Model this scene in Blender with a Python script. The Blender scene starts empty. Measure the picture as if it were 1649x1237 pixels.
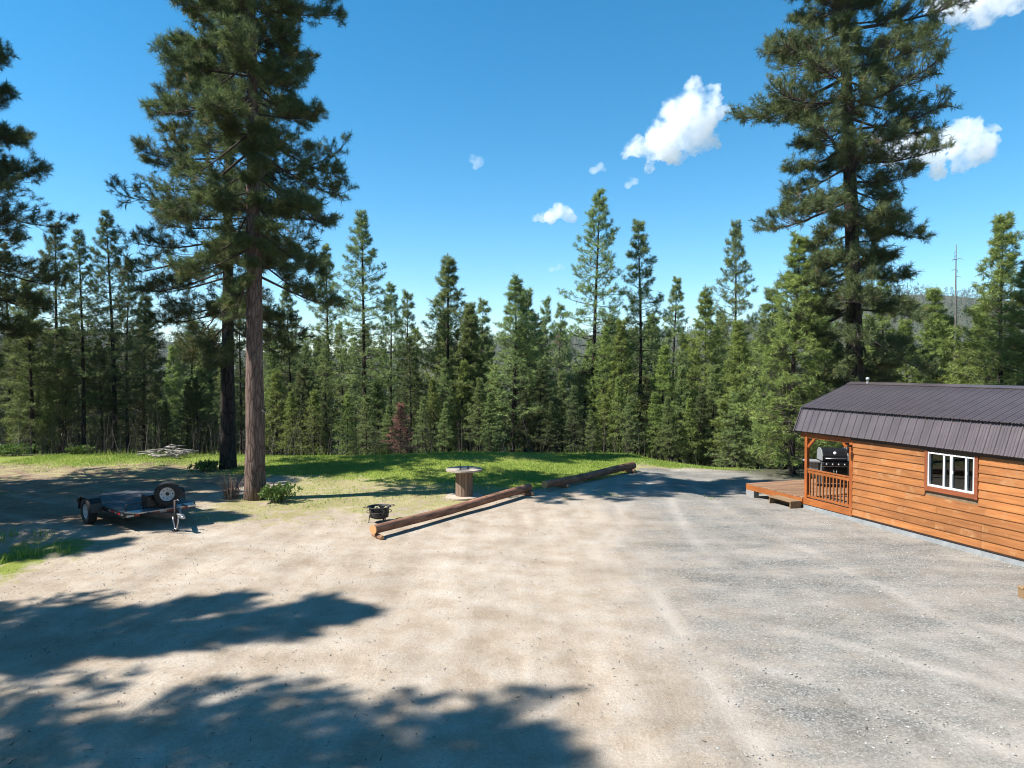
import bpy, bmesh, math, random
import numpy as np
from mathutils import Vector, Matrix

R = math.radians
scene = bpy.context.scene
C = scene.collection

# ------------------------------------------------------------------ camera, sky, sun, exposure
CAM_H, F, PITCH = 4.1, 1120.0, R(1.36)
cam_d = bpy.data.cameras.new('camera')
cam = bpy.data.objects.new('camera', cam_d); C.objects.link(cam)
cam.location = (0, 0, CAM_H); cam.rotation_euler = (R(90) - PITCH, 0, 0)
cam_d.sensor_width = 36; cam_d.lens = F / 1649 * 36
cam_d.clip_start = 0.1; cam_d.clip_end = 20000
scene.camera = cam

SUN_EL = R(50)
SUN_AZ = Vector((-0.976, -0.215, 0)).normalized()
SUN = Vector((SUN_AZ.x * math.cos(SUN_EL), SUN_AZ.y * math.cos(SUN_EL), math.sin(SUN_EL)))
world = bpy.data.worlds.new('World'); scene.world = world; world.use_nodes = True
wn, wl = world.node_tree.nodes, world.node_tree.links
wn.clear()
sky = wn.new('ShaderNodeTexSky'); sky.sky_type = 'NISHITA'; sky.sun_disc = False
sky.sun_elevation = SUN_EL; sky.sun_rotation = math.atan2(SUN_AZ.x, SUN_AZ.y) % (2 * math.pi)
sky.altitude = 900; sky.air_density = 1.0; sky.dust_density = 0.05; sky.ozone_density = 3.0
bg = wn.new('ShaderNodeBackground'); bg.inputs['Strength'].default_value = 0.088
wo = wn.new('ShaderNodeOutputWorld')
hsv = wn.new('ShaderNodeHueSaturation'); hsv.inputs['Saturation'].default_value = 1.38; hsv.inputs['Hue'].default_value = .486
wl.new(sky.outputs[0], hsv.inputs['Color']); wl.new(hsv.outputs[0], bg.inputs[0]); wl.new(bg.outputs[0], wo.inputs[0])
sd = bpy.data.lights.new('sun', 'SUN'); sd.energy = 5.0; sd.angle = R(0.5); sd.color = (1.0, 0.97, 0.92)
sun = bpy.data.objects.new('sun', sd); C.objects.link(sun)
sun.rotation_euler = SUN.to_track_quat('Z', 'Y').to_euler(); sun.location = SUN * 60

vs = scene.view_settings
vs.view_transform = 'Standard'; vs.look = 'None'; vs.gamma = 1; vs.use_curve_mapping = False
vs.exposure = 1.15
cy = scene.cycles
cy.max_bounces = 7; cy.diffuse_bounces = 3; cy.glossy_bounces = 3; cy.transmission_bounces = 4
cy.volume_bounces = 7; cy.transparent_max_bounces = 8
cy.use_denoising = True; cy.filter_width = 1.05
cy.caustics_reflective = False; cy.caustics_refractive = False
try:
    cy.denoiser = 'OPENIMAGEDENOISE'; cy.denoising_input_passes = 'RGB_ALBEDO_NORMAL'
except Exception:
    pass

# ------------------------------------------------------------------ helpers
def ray(px, py):
    u, v = (px - 824.5) / F, -(py - 618.5) / F
    c, s = math.cos(PITCH), math.sin(PITCH)
    y = c + v * s; z = -s + v * c
    return u / y, z / y                       # x and height change per metre of depth

def at(px, py, d):                            # point seen at a photo pixel at depth d
    a, b = ray(px, py)
    return Vector((a * d, d, CAM_H + b * d))

def on_plane(px, py, h=0.0):
    a, b = ray(px, py)
    d = (h - CAM_H) / b
    return Vector((a * d, d, h))

def sstep(a, b, x):
    t = np.clip((x - a) / (b - a), 0, 1)
    return t * t * (3 - 2 * t)

def _hash(ix, iy, k):
    n = np.sin(ix * 127.1 + iy * 311.7 + k * 74.7) * 43758.5453
    return n - np.floor(n)

def vnoise(x, y, k=0):
    ix, iy = np.floor(x), np.floor(y); fx, fy = x - ix, y - iy
    fx = fx * fx * (3 - 2 * fx); fy = fy * fy * (3 - 2 * fy)
    a, b = _hash(ix, iy, k), _hash(ix + 1, iy, k); c, d = _hash(ix, iy + 1, k), _hash(ix + 1, iy + 1, k)
    return (a + (b - a) * fx) * (1 - fy) + (c + (d - c) * fx) * fy

def fbm(x, y, k=0, o=4):
    s = 0; a = .5
    for i in range(o):
        s = s + a * vnoise(x, y, k + i); x = x * 2.03 + 5.1; y = y * 2.03 + 1.7; a *= .5
    return s

def terrain(x, y):
    x = np.asarray(x, float); y = np.asarray(y, float)
    crest = 31.0 - 4.0 * sstep(5, 9.5, x) + 0.6 * np.sin(x * .22)
    crest = crest + 9 * sstep(10, 22, x) * 0
    d = np.maximum(y - crest, 0)
    near = np.where(d < 6, -0.022 * d * d, -0.79 - 0.264 * (d - 6))
    near = np.maximum(near, -15 + 0.0 * d)
    r = np.sqrt(x * x + y * y) + 1e-6
    az = x / np.maximum(np.abs(y), 1e-3)
    pk = 0.030 + 0.012 * np.sin(az * 9 + 1) + 0.058 * np.exp(-((az - 0.50) / 0.20) ** 2) + 0.03 * np.exp(-((az - .9) / .2) ** 2)
    rise = sstep(250, 1700, r)
    hill = rise * (19 + pk * 1700) * (0.86 + 0.28 * fbm(x / 260, y / 260, 3)) 
    side = sstep(25, 80, np.abs(x)) * np.where(y < 30, -1.0, 0) 
    h = near + hill + side
    h = h + .38 * np.exp(-((x + 2.2) / 4.6) ** 2 - ((y - 28.6) / 4.2) ** 2)
    h = h - 0.35 * sstep(10.4, 11.8, -x) * sstep(17.6, 16.0, y) * sstep(2, 8, y)
    h = h - 0.16 * sstep(20.5, 23.5, y) * sstep(5.5, 7, x) * (y < 40)
    h = h + (fbm(x / 1.7, y / 1.7, 9, 3) - .45) * 0.05 * sstep(5, 0.5, np.abs(x - 11) - 1.0 + 0 * y) * 0
    h = h + (fbm(x / 2.3, y / 2.3, 9, 3) - .45) * 0.05 * (1 - sstep(6, 7.5, x))
    return h

def gz(x, y):
    return float(terrain(np.array([x]), np.array([y]))[0])

def tag(o, label=None, cat=None, group=None, kind=None):
    if label: o['label'] = label
    if cat: o['category'] = cat
    if group: o['group'] = group
    if kind: o['kind'] = kind
    return o

def thing(name, loc, rz, label, cat, group=None):
    o = bpy.data.objects.new(name, None); C.objects.link(o)
    o.location = loc; o.rotation_euler = (0, 0, rz); o.empty_display_size = .2
    return tag(o, label, cat, group)

def link(name, me, mat, parent=None):
    o = bpy.data.objects.new(name, me); C.objects.link(o)
    if mat is not None and not me.materials: me.materials.append(mat)
    if parent is not None: o.parent = parent
    return o

def np_mesh(name, verts, faces_flat, per, attr=None, smooth=False):
    """verts (n,3), faces_flat index array with `per` corners per face."""
    me = bpy.data.meshes.new(name)
    verts = np.asarray(verts, np.float32); f = np.asarray(faces_flat, np.int32).ravel()
    nf = len(f) // per
    me.vertices.add(len(verts)); me.vertices.foreach_set('co', verts.ravel())
    me.loops.add(len(f)); me.loops.foreach_set('vertex_index', f)
    me.polygons.add(nf); me.polygons.foreach_set('loop_start', np.arange(0, nf * per, per, dtype=np.int32))
    me.polygons.foreach_set('use_smooth', np.full(nf, smooth))
    for k, a in (attr or {}).items():
        at_ = me.attributes.new(k, 'FLOAT', 'POINT'); at_.data.foreach_set('value', np.asarray(a, np.float32))
    me.update(calc_edges=True)
    return me

class MB:
    def __init__(s): s.v = []; s.f = []; s.sm = []
    def add(s, vs_, fs, smooth=False):
        o = len(s.v); s.v += [tuple(v) for v in vs_]
        for f in fs: s.f.append(tuple(i + o for i in f)); s.sm.append(smooth)
        return s
    def box(s, x0, x1, y0, y1, z0, z1, M=None):
        p = [Vector((x, y, z)) for z in (z0, z1) for x, y in ((x0, y0), (x1, y0), (x1, y1), (x0, y1))]
        if M is not None: p = [M @ q for q in p]
        return s.add(p, [(3, 2, 1, 0), (4, 5, 6, 7), (0, 1, 5, 4), (1, 2, 6, 5), (2, 3, 7, 6), (3, 0, 4, 7)])
    def bar(s, a, b, w, h, up=(0, 0, 1)):
        a, b = Vector(a), Vector(b); t = (b - a).normalized(); u = Vector(up)
        x = t.cross(u)
        if x.length < 1e-4: x = t.cross(Vector((1, 0, 0)))
        x.normalize(); y = x.cross(t)
        q = []
        for p in (a, b):
            q += [p - x * w / 2 - y * h / 2, p + x * w / 2 - y * h / 2, p + x * w / 2 + y * h / 2, p - x * w / 2 + y * h / 2]
        return s.add(q, [(3, 2, 1, 0), (4, 5, 6, 7), (0, 1, 5, 4), (1, 2, 6, 5), (2, 3, 7, 6), (3, 0, 4, 7)])
    def tube(s, pts, rad, n=8, caps=True, closed=False, smooth=True):
        pts = [Vector(p) for p in pts]; m = len(pts)
        if not hasattr(rad, '__len__'): rad = [rad] * m
        vs_ = []; ref = None
        for i, p in enumerate(pts):
            a = pts[(i - 1) % m] if closed else pts[max(i - 1, 0)]
            b = pts[(i + 1) % m] if closed else pts[min(i + 1, m - 1)]
            t = (b - a).normalized()
            if ref is None: ref = Vector((0, 0, 1)) if abs(t.z) < .9 else Vector((1, 0, 0))
            x = t.cross(ref).normalized(); y = x.cross(t).normalized(); ref = y
            for k in range(n):
                an = 2 * math.pi * k / n
                vs_.append(p + (x * math.cos(an) + y * math.sin(an)) * rad[i])
        fs = []
        for i in range(m if closed else m - 1):
            j = (i + 1) % m
            for k in range(n):
                k2 = (k + 1) % n
                fs.append((i * n + k, i * n + k2, j * n + k2, j * n + k))
        s.add(vs_, fs, smooth)
        if caps and not closed:
            o = len(s.v) - len(vs_)
            s.f.append(tuple(o + k for k in range(n))[::-1]); s.sm.append(False)
            s.f.append(tuple(o + (m - 1) * n + k for k in range(n))); s.sm.append(False)
        return s
    def lathe(s, prof, n=24, c=(0, 0, 0), M=None, smooth=True):
        vs_ = []
        for r, z in prof:
            for k in range(n):
                a = 2 * math.pi * k / n
                p = Vector((c[0] + r * math.cos(a), c[1] + r * math.sin(a), c[2] + z))
                vs_.append(M @ p if M is not None else p)
        fs = []
        for i in range(len(prof) - 1):
            for k in range(n):
                k2 = (k + 1) % n
                fs.append((i * n + k, i * n + k2, (i + 1) * n + k2, (i + 1) * n + k))
        return s.add(vs_, fs, smooth)
    def prism(s, poly, z0, z1, M=None):
        n = len(poly)
        p = [Vector((x, y, z)) for z in (z0, z1) for x, y in poly]
        if M is not None: p = [M @ q for q in p]
        return s.add(p, [tuple(range(n))[::-1], tuple(range(n, 2 * n))] + [(i, (i + 1) % n, n + (i + 1) % n, n + i) for i in range(n)])
    def mesh(s, name, bevel=0):
        me = bpy.data.meshes.new(name); me.from_pydata(s.v, [], s.f)
        me.polygons.foreach_set('use_smooth', s.sm)
        if bevel:
            bm = bmesh.new(); bm.from_mesh(me)
            bmesh.ops.bevel(bm, geom=[e for e in bm.edges if len(e.link_faces) == 2 and e.calc_face_angle(0) > .6], offset=bevel, segments=1, affect='EDGES', clamp_overlap=True)
            bm.to_mesh(me); bm.free()
        me.update(); return me
    def build(s, name, mat, parent=None, bevel=0):
        return link(name, s.mesh(name, bevel), mat, parent)

# ------------------------------------------------------------------ materials
def mat(name):
    m = bpy.data.materials.new(name); m.use_nodes = True
    nt = m.node_tree; b = nt.nodes['Principled BSDF']
    return m, nt.nodes, nt.links, b

def ramp(N, stops):
    r = N.new('ShaderNodeValToRGB'); e = r.color_ramp.elements
    while len(e) < len(stops): e.new(.5)
    for i, (p, c) in enumerate(stops):
        e[i].position = p; e[i].color = (*c, 1)
    return r

def noise(N, L, scale, detail=4, vec=None, rough=.55):
    n = N.new('ShaderNodeTexNoise'); n.inputs['Scale'].default_value = scale
    n.inputs['Detail'].default_value = detail; n.inputs['Roughness'].default_value = rough
    if vec is not None: L.new(vec, n.inputs['Vector'])
    return n

def coords(N, L, scale=(1, 1, 1), which='Object', rot=(0, 0, 0)):
    t = N.new('ShaderNodeTexCoord'); m = N.new('ShaderNodeMapping')
    m.inputs['Scale'].default_value = scale; m.inputs['Rotation'].default_value = rot
    L.new(t.outputs[which], m.inputs['Vector']); return m.outputs[0]

def bump(N, L, b, height, strength=.5, dist=.02):
    bp = N.new('ShaderNodeBump'); bp.inputs['Strength'].default_value = strength; bp.inputs['Distance'].default_value = dist
    L.new(height, bp.inputs['Height']); L.new(bp.outputs[0], b.inputs['Normal']); return bp

def mixc(N, L, fac, a, b, mode='MIX'):
    m = N.new('ShaderNodeMix'); m.data_type = 'RGBA'; m.blend_type = mode
    for s, v in ((0, fac), (6, a), (7, b)):
        if hasattr(v, 'links'): L.new(v, m.inputs[s])
        elif s == 0: m.inputs[0].default_value = v
        else: m.inputs[s].default_value = (*v, 1)
    return m.outputs[2]

KA = .74
def simple(name, col, rough=.6, metal=0, var=.25, scale=8, bmp=.15, stretch=(1, 1, 1), spec=.5):
    m, N, L, b = mat(name)
    col = tuple(c * KA for c in col)
    v = coords(N, L, stretch); n = noise(N, L, scale, 5, v)
    lo = tuple(c * (1 - var) for c in col); hi = tuple(min(1, c * (1 + var)) for c in col)
    r = ramp(N, [(.3, lo), (.7, hi)]); L.new(n.outputs['Fac'], r.inputs[0]); L.new(r.outputs[0], b.inputs['Base Color'])
    b.inputs['Roughness'].default_value = rough; b.inputs['Metallic'].default_value = metal
    b.inputs['Specular IOR Level'].default_value = spec
    if bmp: bump(N, L, b, n.outputs['Fac'], bmp, .01)
    return m

def wood(name, col, dark, grain=(1.2, 14, 14), rough=.55, rnd=.35, wear=None):
    """stained timber: streaks along local x, each board its own tone"""
    col = tuple(c * KA for c in col); dark = tuple(c * KA for c in dark); wear = tuple(c * KA for c in wear) if wear else None
    m, N, L, b = mat(name)
    oi = N.new('ShaderNodeObjectInfo')
    t = N.new('ShaderNodeTexCoord'); ad = N.new('ShaderNodeVectorMath'); ad.operation = 'ADD'
    mu = N.new('ShaderNodeVectorMath'); mu.operation = 'SCALE'; mu.inputs['Scale'].default_value = 37
    cb = N.new('ShaderNodeCombineXYZ')
    for i in range(3): L.new(oi.outputs['Random'], cb.inputs[i])
    L.new(cb.outputs[0], mu.inputs[0]); L.new(t.outputs['Object'], ad.inputs[0]); L.new(mu.outputs[0], ad.inputs[1])
    mp = N.new('ShaderNodeMapping'); mp.inputs['Scale'].default_value = grain; L.new(ad.outputs[0], mp.inputs[0])
    n = noise(N, L, 3.0, 7, mp.outputs[0], .65)
    n2 = noise(N, L, .9, 3, ad.outputs[0])
    r = ramp(N, [(.28, dark), (.62, col)]); L.new(n.outputs['Fac'], r.inputs[0])
    r2 = ramp(N, [(.3, (.72, .70, .68)), (.7, (1.15, 1.12, 1.08))]); L.new(n2.outputs['Fac'], r2.inputs[0])
    c = mixc(N, L, 1.0, r.outputs[0], r2.outputs[0], 'MULTIPLY')
    hs = N.new('ShaderNodeHueSaturation')
    mr = N.new('ShaderNodeMapRange'); mr.inputs['To Min'].default_value = 1 - rnd; mr.inputs['To Max'].default_value = 1 + rnd * .6
    L.new(oi.outputs['Random'], mr.inputs[0]); L.new(mr.outputs[0], hs.inputs['Value']); L.new(c, hs.inputs['Color'])
    out = hs.outputs[0]
    if wear:
        n3 = noise(N, L, 2.2, 6, ad.outputs[0], .7); r3 = ramp(N, [(.55, (0, 0, 0)), (.72, (1, 1, 1))]); L.new(n3.outputs['Fac'], r3.inputs[0])
        out = mixc(N, L, r3.outputs[0], out, wear)
    L.new(out, b.inputs['Base Color'])
    b.inputs['Roughness'].default_value = rough
    bump(N, L, b, n.outputs['Fac'], .35, .008)
    return m

M = {}
M['siding'] = wood('siding_stain', (.45, .180, .052), (.30, .105, .027), (.5, 9, 9), .55, .2, (.46, .25, .11))
M['trim'] = wood('trim_stain', (.42, .125, .03), (.27, .065, .014), (10, 10, .8), .45, .15)
M['rail'] = wood('rail_stain', (.43, .145, .038), (.28, .08, .019), (1, 12, 12), .4, .15)
M['wintrim'] = wood('window_trim_stain', (.33, .10, .04), (.22, .055, .02), (1, 10, 10), .5, .12)
M['deck'] = wood('deck_plank', (.38, .225, .135), (.27, .15, .085), (1, 14, 14), .6, .2)
M['step'] = wood('step_wood', (.36, .235, .125), (.24, .14, .07), (1, 12, 12), .7, .15)
M['fascia'] = simple('fascia_brown', (.030, .017, .014), .5)
M['spoolwood'] = wood('spool_wood', (.36, .25, .18), (.22, .14, .095), (9, 9, .9), .75, .25)
M['spooltop'] = wood('spool_top_wood', (.55, .47, .38), (.40, .33, .26), (1, 12, 12), .75, .12)
M['black'] = simple('black_paint', (.012, .012, .014), .38, 0, .3, 20, .05)
M['blackmatte'] = simple('black_cast', (.014, .013, .013), .6, 0, .4, 30, .2)
M['rubber'] = simple('tyre_rubber', (.013, .013, .014), .75, 0, .35, 25, .2)
M['whitepaint'] = simple('white_vinyl', (.78, .78, .77), .35, 0, .04, 6, 0)
M['wheelwhite'] = simple('white_wheel', (.62, .63, .66), .4, 0, .12, 12, .05)
M['steel'] = simple('galvanised_steel', (.55, .56, .58), .38, .9, .18, 14, .08)
M['rust'] = simple('rusty_steel', (.055, .035, .03), .7, .2, .5, 18, .25)
M['red'] = simple('red_reflector', (.45, .02, .02), .3)
M['trailerdeck'] = wood('trailer_plank', (.075, .083, .098), (.035, .039, .048), (.8, 14, 14), .65, .3)
M['skirt'] = simple('skirt_metal', (.37, .39, .40), .45, .2, .18, 5, .1)
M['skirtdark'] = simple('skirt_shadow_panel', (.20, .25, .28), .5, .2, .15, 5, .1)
M['concrete'] = simple('concrete', (.30, .29, .27), .9, 0, .25, 14, .3)
M['greyplastic'] = simple('grey_grill_shelf', (.36, .37, .38), .45, .3, .1, 10, .02)
M['interior'] = simple('cabin_interior', (.22, .15, .09), .8)
M['cloth'] = simple('tan_curtain', (.45, .34, .22), .85)

def roof_mat():
    m, N, L, b = mat('roof_metal')
    v = coords(N, L, (1, 1, 1)); n = noise(N, L, 1.3, 5, v); n2 = noise(N, L, 40, 2, v)
    r = ramp(N, [(.3, (.140, .112, .112)), (.7, (.185, .150, .150))]); L.new(n.outputs['Fac'], r.inputs[0])
    L.new(r.outputs[0], b.inputs['Base Color']); b.inputs['Metallic'].default_value = .65
    rr = N.new('ShaderNodeMapRange'); rr.inputs['To Min'].default_value = .28; rr.inputs['To Max'].default_value = .42
    L.new(n.outputs['Fac'], rr.inputs[0]); L.new(rr.outputs[0], b.inputs['Roughness'])
    bump(N, L, b, n.outputs['Fac'], .1, .02); return m
M['roof'] = roof_mat()

def glass_mat():
    m, N, L, b = mat('window_glass'); out = N['Material Output']
    g = N.new('ShaderNodeBsdfGlossy'); g.inputs['Roughness'].default_value = .02; g.inputs['Color'].default_value = (.9, .95, 1, 1)
    t = N.new('ShaderNodeBsdfTransparent'); t.inputs['Color'].default_value = (.62, .68, .70, 1)
    fr = N.new('ShaderNodeFresnel'); fr.inputs['IOR'].default_value = 1.7
    mx = N.new('ShaderNodeMixShader'); L.new(fr.outputs[0], mx.inputs[0]); L.new(t.outputs[0], mx.inputs[1]); L.new(g.outputs[0], mx.inputs[2])
    L.new(mx.outputs[0], out.inputs[0]); return m
M['glass'] = glass_mat()

def bark_mat(name, c0, c1, c2, sc=1.0):
    c0, c1, c2 = (tuple(q * .8 for q in c) for c in (c0, c1, c2))
    m, N, L, b = mat(name)
    v = coords(N, L, (5 * sc, 5 * sc, .9 * sc))
    nz = noise(N, L, 2.5, 3, v)
    mx = N.new('ShaderNodeMix'); mx.data_type = 'VECTOR'; mx.inputs[0].default_value = .18
    L.new(v, mx.inputs[4]); L.new(nz.outputs['Color'], mx.inputs[5])
    vo = N.new('ShaderNodeTexVoronoi'); vo.feature = 'DISTANCE_TO_EDGE'; vo.inputs['Scale'].default_value = 1.6; L.new(mx.outputs[1], vo.inputs['Vector'])
    n2 = noise(N, L, 9, 6, v, .7)
    r = ramp(N, [(0, c0), (.10, c1), (.5, c2)]); L.new(vo.outputs['Distance'], r.inputs[0])
    r2 = ramp(N, [(.3, (.55, .55, .55)), (.7, (1.3, 1.3, 1.3))]); L.new(n2.outputs['Fac'], r2.inputs[0])
    L.new(mixc(N, L, 1, r.outputs[0], r2.outputs[0], 'MULTIPLY'), b.inputs['Base Color'])
    b.inputs['Roughness'].default_value = .9; b.inputs['Specular IOR Level'].default_value = .2
    mu = N.new('ShaderNodeMath'); mu.operation = 'MULTIPLY_ADD'; mu.inputs[1].default_value = .25
    mn = N.new('ShaderNodeMath'); mn.operation = 'MINIMUM'; mn.inputs[1].default_value = .2; L.new(vo.outputs['Distance'], mn.inputs[0])
    L.new(n2.outputs['Fac'], mu.inputs[0]); L.new(mn.outputs[0], mu.inputs[2])
    bump(N, L, b, mu.outputs[0], .9, .06); return m
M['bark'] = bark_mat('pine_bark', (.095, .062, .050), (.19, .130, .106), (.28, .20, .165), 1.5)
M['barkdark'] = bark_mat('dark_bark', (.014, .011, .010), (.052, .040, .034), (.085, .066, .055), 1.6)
M['deadwood'] = simple('grey_dead_wood', (.16, .14, .125), .9, 0, .35, 6, .3)
M['limb'] = simple('limb_bark', (.075, .055, .045), .9, 0, .4, 6, .3)
M['logside'] = simple('peeled_log', (.30, .150, .092), .75, 0, .6, 2.2, .5, (1, 6, 6), .3)

def logend_mat():
    m, N, L, b = mat('cut_log_end')
    v = coords(N, L, (0.01, 1, 1)); w = N.new('ShaderNodeTexWave'); w.wave_type = 'RINGS'; w.rings_direction = 'X'
    w.inputs['Scale'].default_value = 14; w.inputs['Distortion'].default_value = 2; L.new(v, w.inputs['Vector'])
    r = ramp(N, [(.2, (.42, .21, .08)), (.8, (.52, .30, .135))]); L.new(w.outputs['Fac'], r.inputs[0]); L.new(r.outputs[0], b.inputs['Base Color'])
    b.inputs['Roughness'].default_value = .8; return m
M['logend'] = logend_mat()

def leaf_mat(name, stops, trans=.38, rnd=.16):
    m, N, L, b = mat(name); out = N['Material Output']
    a = N.new('ShaderNodeAttribute'); a.attribute_name = 'tint'
    r = ramp(N, stops); L.new(a.outputs['Fac'], r.inputs[0])
    oi = N.new('ShaderNodeObjectInfo'); hs = N.new('ShaderNodeHueSaturation')
    mr = N.new('ShaderNodeMapRange'); mr.inputs['To Min'].default_value = 1 - rnd; mr.inputs['To Max'].default_value = 1 + rnd
    L.new(oi.outputs['Random'], mr.inputs[0]); L.new(mr.outputs[0], hs.inputs['Value'])
    mr2 = N.new('ShaderNodeMapRange'); mr2.inputs['To Min'].default_value = .488; mr2.inputs['To Max'].default_value = .512
    L.new(oi.outputs['Random'], mr2.inputs[0]); L.new(mr2.outputs[0], hs.inputs['Hue'])
    L.new(r.outputs[0], hs.inputs['Color'])
    d = N.new('ShaderNodeBsdfDiffuse'); t = N.new('ShaderNodeBsdfTranslucent'); g = N.new('ShaderNodeBsdfGlossy')
    g.inputs['Roughness'].default_value = .7; g.inputs['Color'].default_value = (1, 1, 1, 1)
    for s in (d, t): L.new(hs.outputs[0], s.inputs['Color'])
    m1 = N.new('ShaderNodeMixShader'); m1.inputs[0].default_value = trans; L.new(d.outputs[0], m1.inputs[1]); L.new(t.outputs[0], m1.inputs[2])
    m2 = N.new('ShaderNodeMixShader'); m2.inputs[0].default_value = .02; L.new(m1.outputs[0], m2.inputs[1]); L.new(g.outputs[0], m2.inputs[2])
    L.new(m2.outputs[0], out.inputs[0]); N.remove(b); return m
M['needle'] = leaf_mat('pine_needles', [(0, (.055, .078, .028)), (.55, (.108, .142, .046)), (.9, (.18, .195, .065)), (1, (.23, .16, .08))])
M['needleblue'] = leaf_mat('blue_green_needles', [(0, (.125, .175, .058)), (.6, (.22, .285, .090)), (1, (.31, .36, .12))])
M['needleyellow'] = leaf_mat('yellow_green_needles', [(0, (.14, .19, .045)), (.6, (.24, .305, .070)), (1, (.33, .38, .10))])
M['needlered'] = leaf_mat('dead_red_needles', [(0, (.28, .13, .09)), (.6, (.45, .23, .16)), (1, (.58, .36, .26))], .15)
M['grass'] = leaf_mat('grass_blades', [(0, (.14, .21, .03)), (.5, (.24, .33, .05)), (.8, (.36, .40, .09)), (1, (.46, .38, .18))], .35)
M['shrub'] = leaf_mat('shrub_leaves', [(0, (.06, .12, .022)), (.6, (.12, .20, .04)), (1, (.20, .26, .07))], .3)
M['farneedle'] = leaf_mat('far_needles', [(0, (.040, .062, .034)), (.6, (.066, .094, .048)), (1, (.10, .12, .06))], .1)

def ground_mat():
    m, N, L, b = mat('yard_ground')
    g = coords(N, L, (1, 1, 1))
    def attr(n):
        a = N.new('ShaderNodeAttribute'); a.attribute_name = n; return a.outputs['Fac']
    n_big = noise(N, L, .28, 5, g, .6); n_mid = noise(N, L, 1.7, 6, g, .65); n_fine = noise(N, L, 22, 4, g, .7); n_grit = noise(N, L, 85, 2, g, .6)
    track_v = coords(N, L, (1.1, .10, 1), rot=(0, 0, R(7))); n_tr = noise(N, L, 1.5, 5, track_v, .6)
    track_w = coords(N, L, (.34, .95, 1), rot=(0, 0, R(-24))); n_tw = noise(N, L, 1.0, 7, track_w, .7)
    # packed sandy dirt
    rd = ramp(N, [(.25, (.36, .285, .21)), (.5, (.46, .385, .305)), (.75, (.55, .485, .41))]); L.new(n_mid.outputs['Fac'], rd.inputs[0])
    rt = ramp(N, [(.3, (.80, .78, .76)), (.65, (1.14, 1.14, 1.14))]); L.new(n_tr.outputs['Fac'], rt.inputs[0])
    c = mixc(N, L, .75, rd.outputs[0], rt.outputs[0], 'MULTIPLY')
    rw = ramp(N, [(.3, (.82, .80, .77)), (.7, (1.12, 1.12, 1.12))]); L.new(n_tw.outputs['Fac'], rw.inputs[0])
    c = mixc(N, L, .45, c, rw.outputs[0], 'MULTIPLY')
    rb = ramp(N, [(.3, (.84, .80, .75)), (.7, (1.10, 1.10, 1.10))]); L.new(n_big.outputs['Fac'], rb.inputs[0])
    c = mixc(N, L, .5, c, rb.outputs[0], 'MULTIPLY')
    # crushed gravel
    vo = N.new('ShaderNodeTexVoronoi'); vo.inputs['Scale'].default_value = 42; L.new(g, vo.inputs['Vector'])
    sep = N.new('ShaderNodeSeparateColor'); L.new(vo.outputs['Color'], sep.inputs[0])
    rg = ramp(N, [(0, (.085, .087, .082)), (.5, (.17, .172, .162)), (.85, (.27, .268, .248)), (1, (.37, .362, .34))]); L.new(sep.outputs[0], rg.inputs[0])
    rgd = ramp(N, [(.34, (0, 0, 0)), (.60, (1, 1, 1))]); L.new(n_tw.outputs['Fac'], rgd.inputs[0])
    dustc = mixc(N, L, .35, (.36, .335, .30), c)
    gfac = N.new('ShaderNodeMath'); gfac.operation = 'MULTIPLY'; gfac.inputs[1].default_value = .72; L.new(rgd.outputs[0], gfac.inputs[0])
    grav = mixc(N, L, gfac.outputs[0], rg.outputs[0], dustc)
    gm = N.new('ShaderNodeMath'); gm.operation = 'MULTIPLY_ADD'; gm.inputs[1].default_value = 1.1; gm.inputs[2].default_value = -.55
    L.new(n_mid.outputs['Fac'], gm.inputs[0])
    gs = N.new('ShaderNodeMath'); gs.operation = 'ADD'; L.new(attr('gravel'), gs.inputs[0]); L.new(gm.outputs[0], gs.inputs[1]); gs.use_clamp = True
    c = mixc(N, L, gs.outputs[0], c, grav)
    # brown track soil
    rs = ramp(N, [(.3, (.20, .125, .08)), (.7, (.36, .26, .175))]); L.new(n_mid.outputs['Fac'], rs.inputs[0])
    c = mixc(N, L, attr('soil'), c, rs.outputs[0])
    # thin dry turf, then lush turf
    ry = ramp(N, [(.32, (.40, .31, .19)), (.5, (.33, .30, .13)), (.62, (.39, .32, .18)), (.75, (.47, .38, .25))]); L.new(n_mid.outputs['Fac'], ry.inputs[0])
    def soft(a, k=1.6):
        s = N.new('ShaderNodeMath'); s.operation = 'ADD'; L.new(attr(a), s.inputs[0])
        q = N.new('ShaderNodeMath'); q.operation = 'MULTIPLY_ADD'; q.inputs[1].default_value = k; q.inputs[2].default_value = -k / 2; L.new(n_mid.outputs['Fac'], q.inputs[0])
        L.new(q.outputs[0], s.inputs[1])
        r = ramp(N, [(.35, (0, 0, 0)), (.65, (1, 1, 1))]); L.new(s.outputs[0], r.inputs[0])
        gt = N.new('ShaderNodeMath'); gt.operation = 'MULTIPLY'; gt.inputs[1].default_value = 5; gt.use_clamp = True; L.new(attr(a), gt.inputs[0])
        mm = N.new('ShaderNodeMath'); mm.operation = 'MULTIPLY'; L.new(gt.outputs[0], mm.inputs[0]); L.new(r.outputs[0], mm.inputs[1]); return mm.outputs[0]
    c = mixc(N, L, soft('dryturf', 3.4), c, ry.outputs[0])
    rl = ramp(N, [(.3, (.19, .23, .04)), (.7, (.28, .33, .06))]); L.new(n_fine.outputs['Fac'], rl.inputs[0])
    c = mixc(N, L, soft('lush'), c, rl.outputs[0])
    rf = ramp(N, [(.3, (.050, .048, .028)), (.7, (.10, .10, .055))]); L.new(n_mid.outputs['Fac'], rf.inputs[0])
    c = mixc(N, L, attr('forest'), c, rf.outputs[0])
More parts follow.
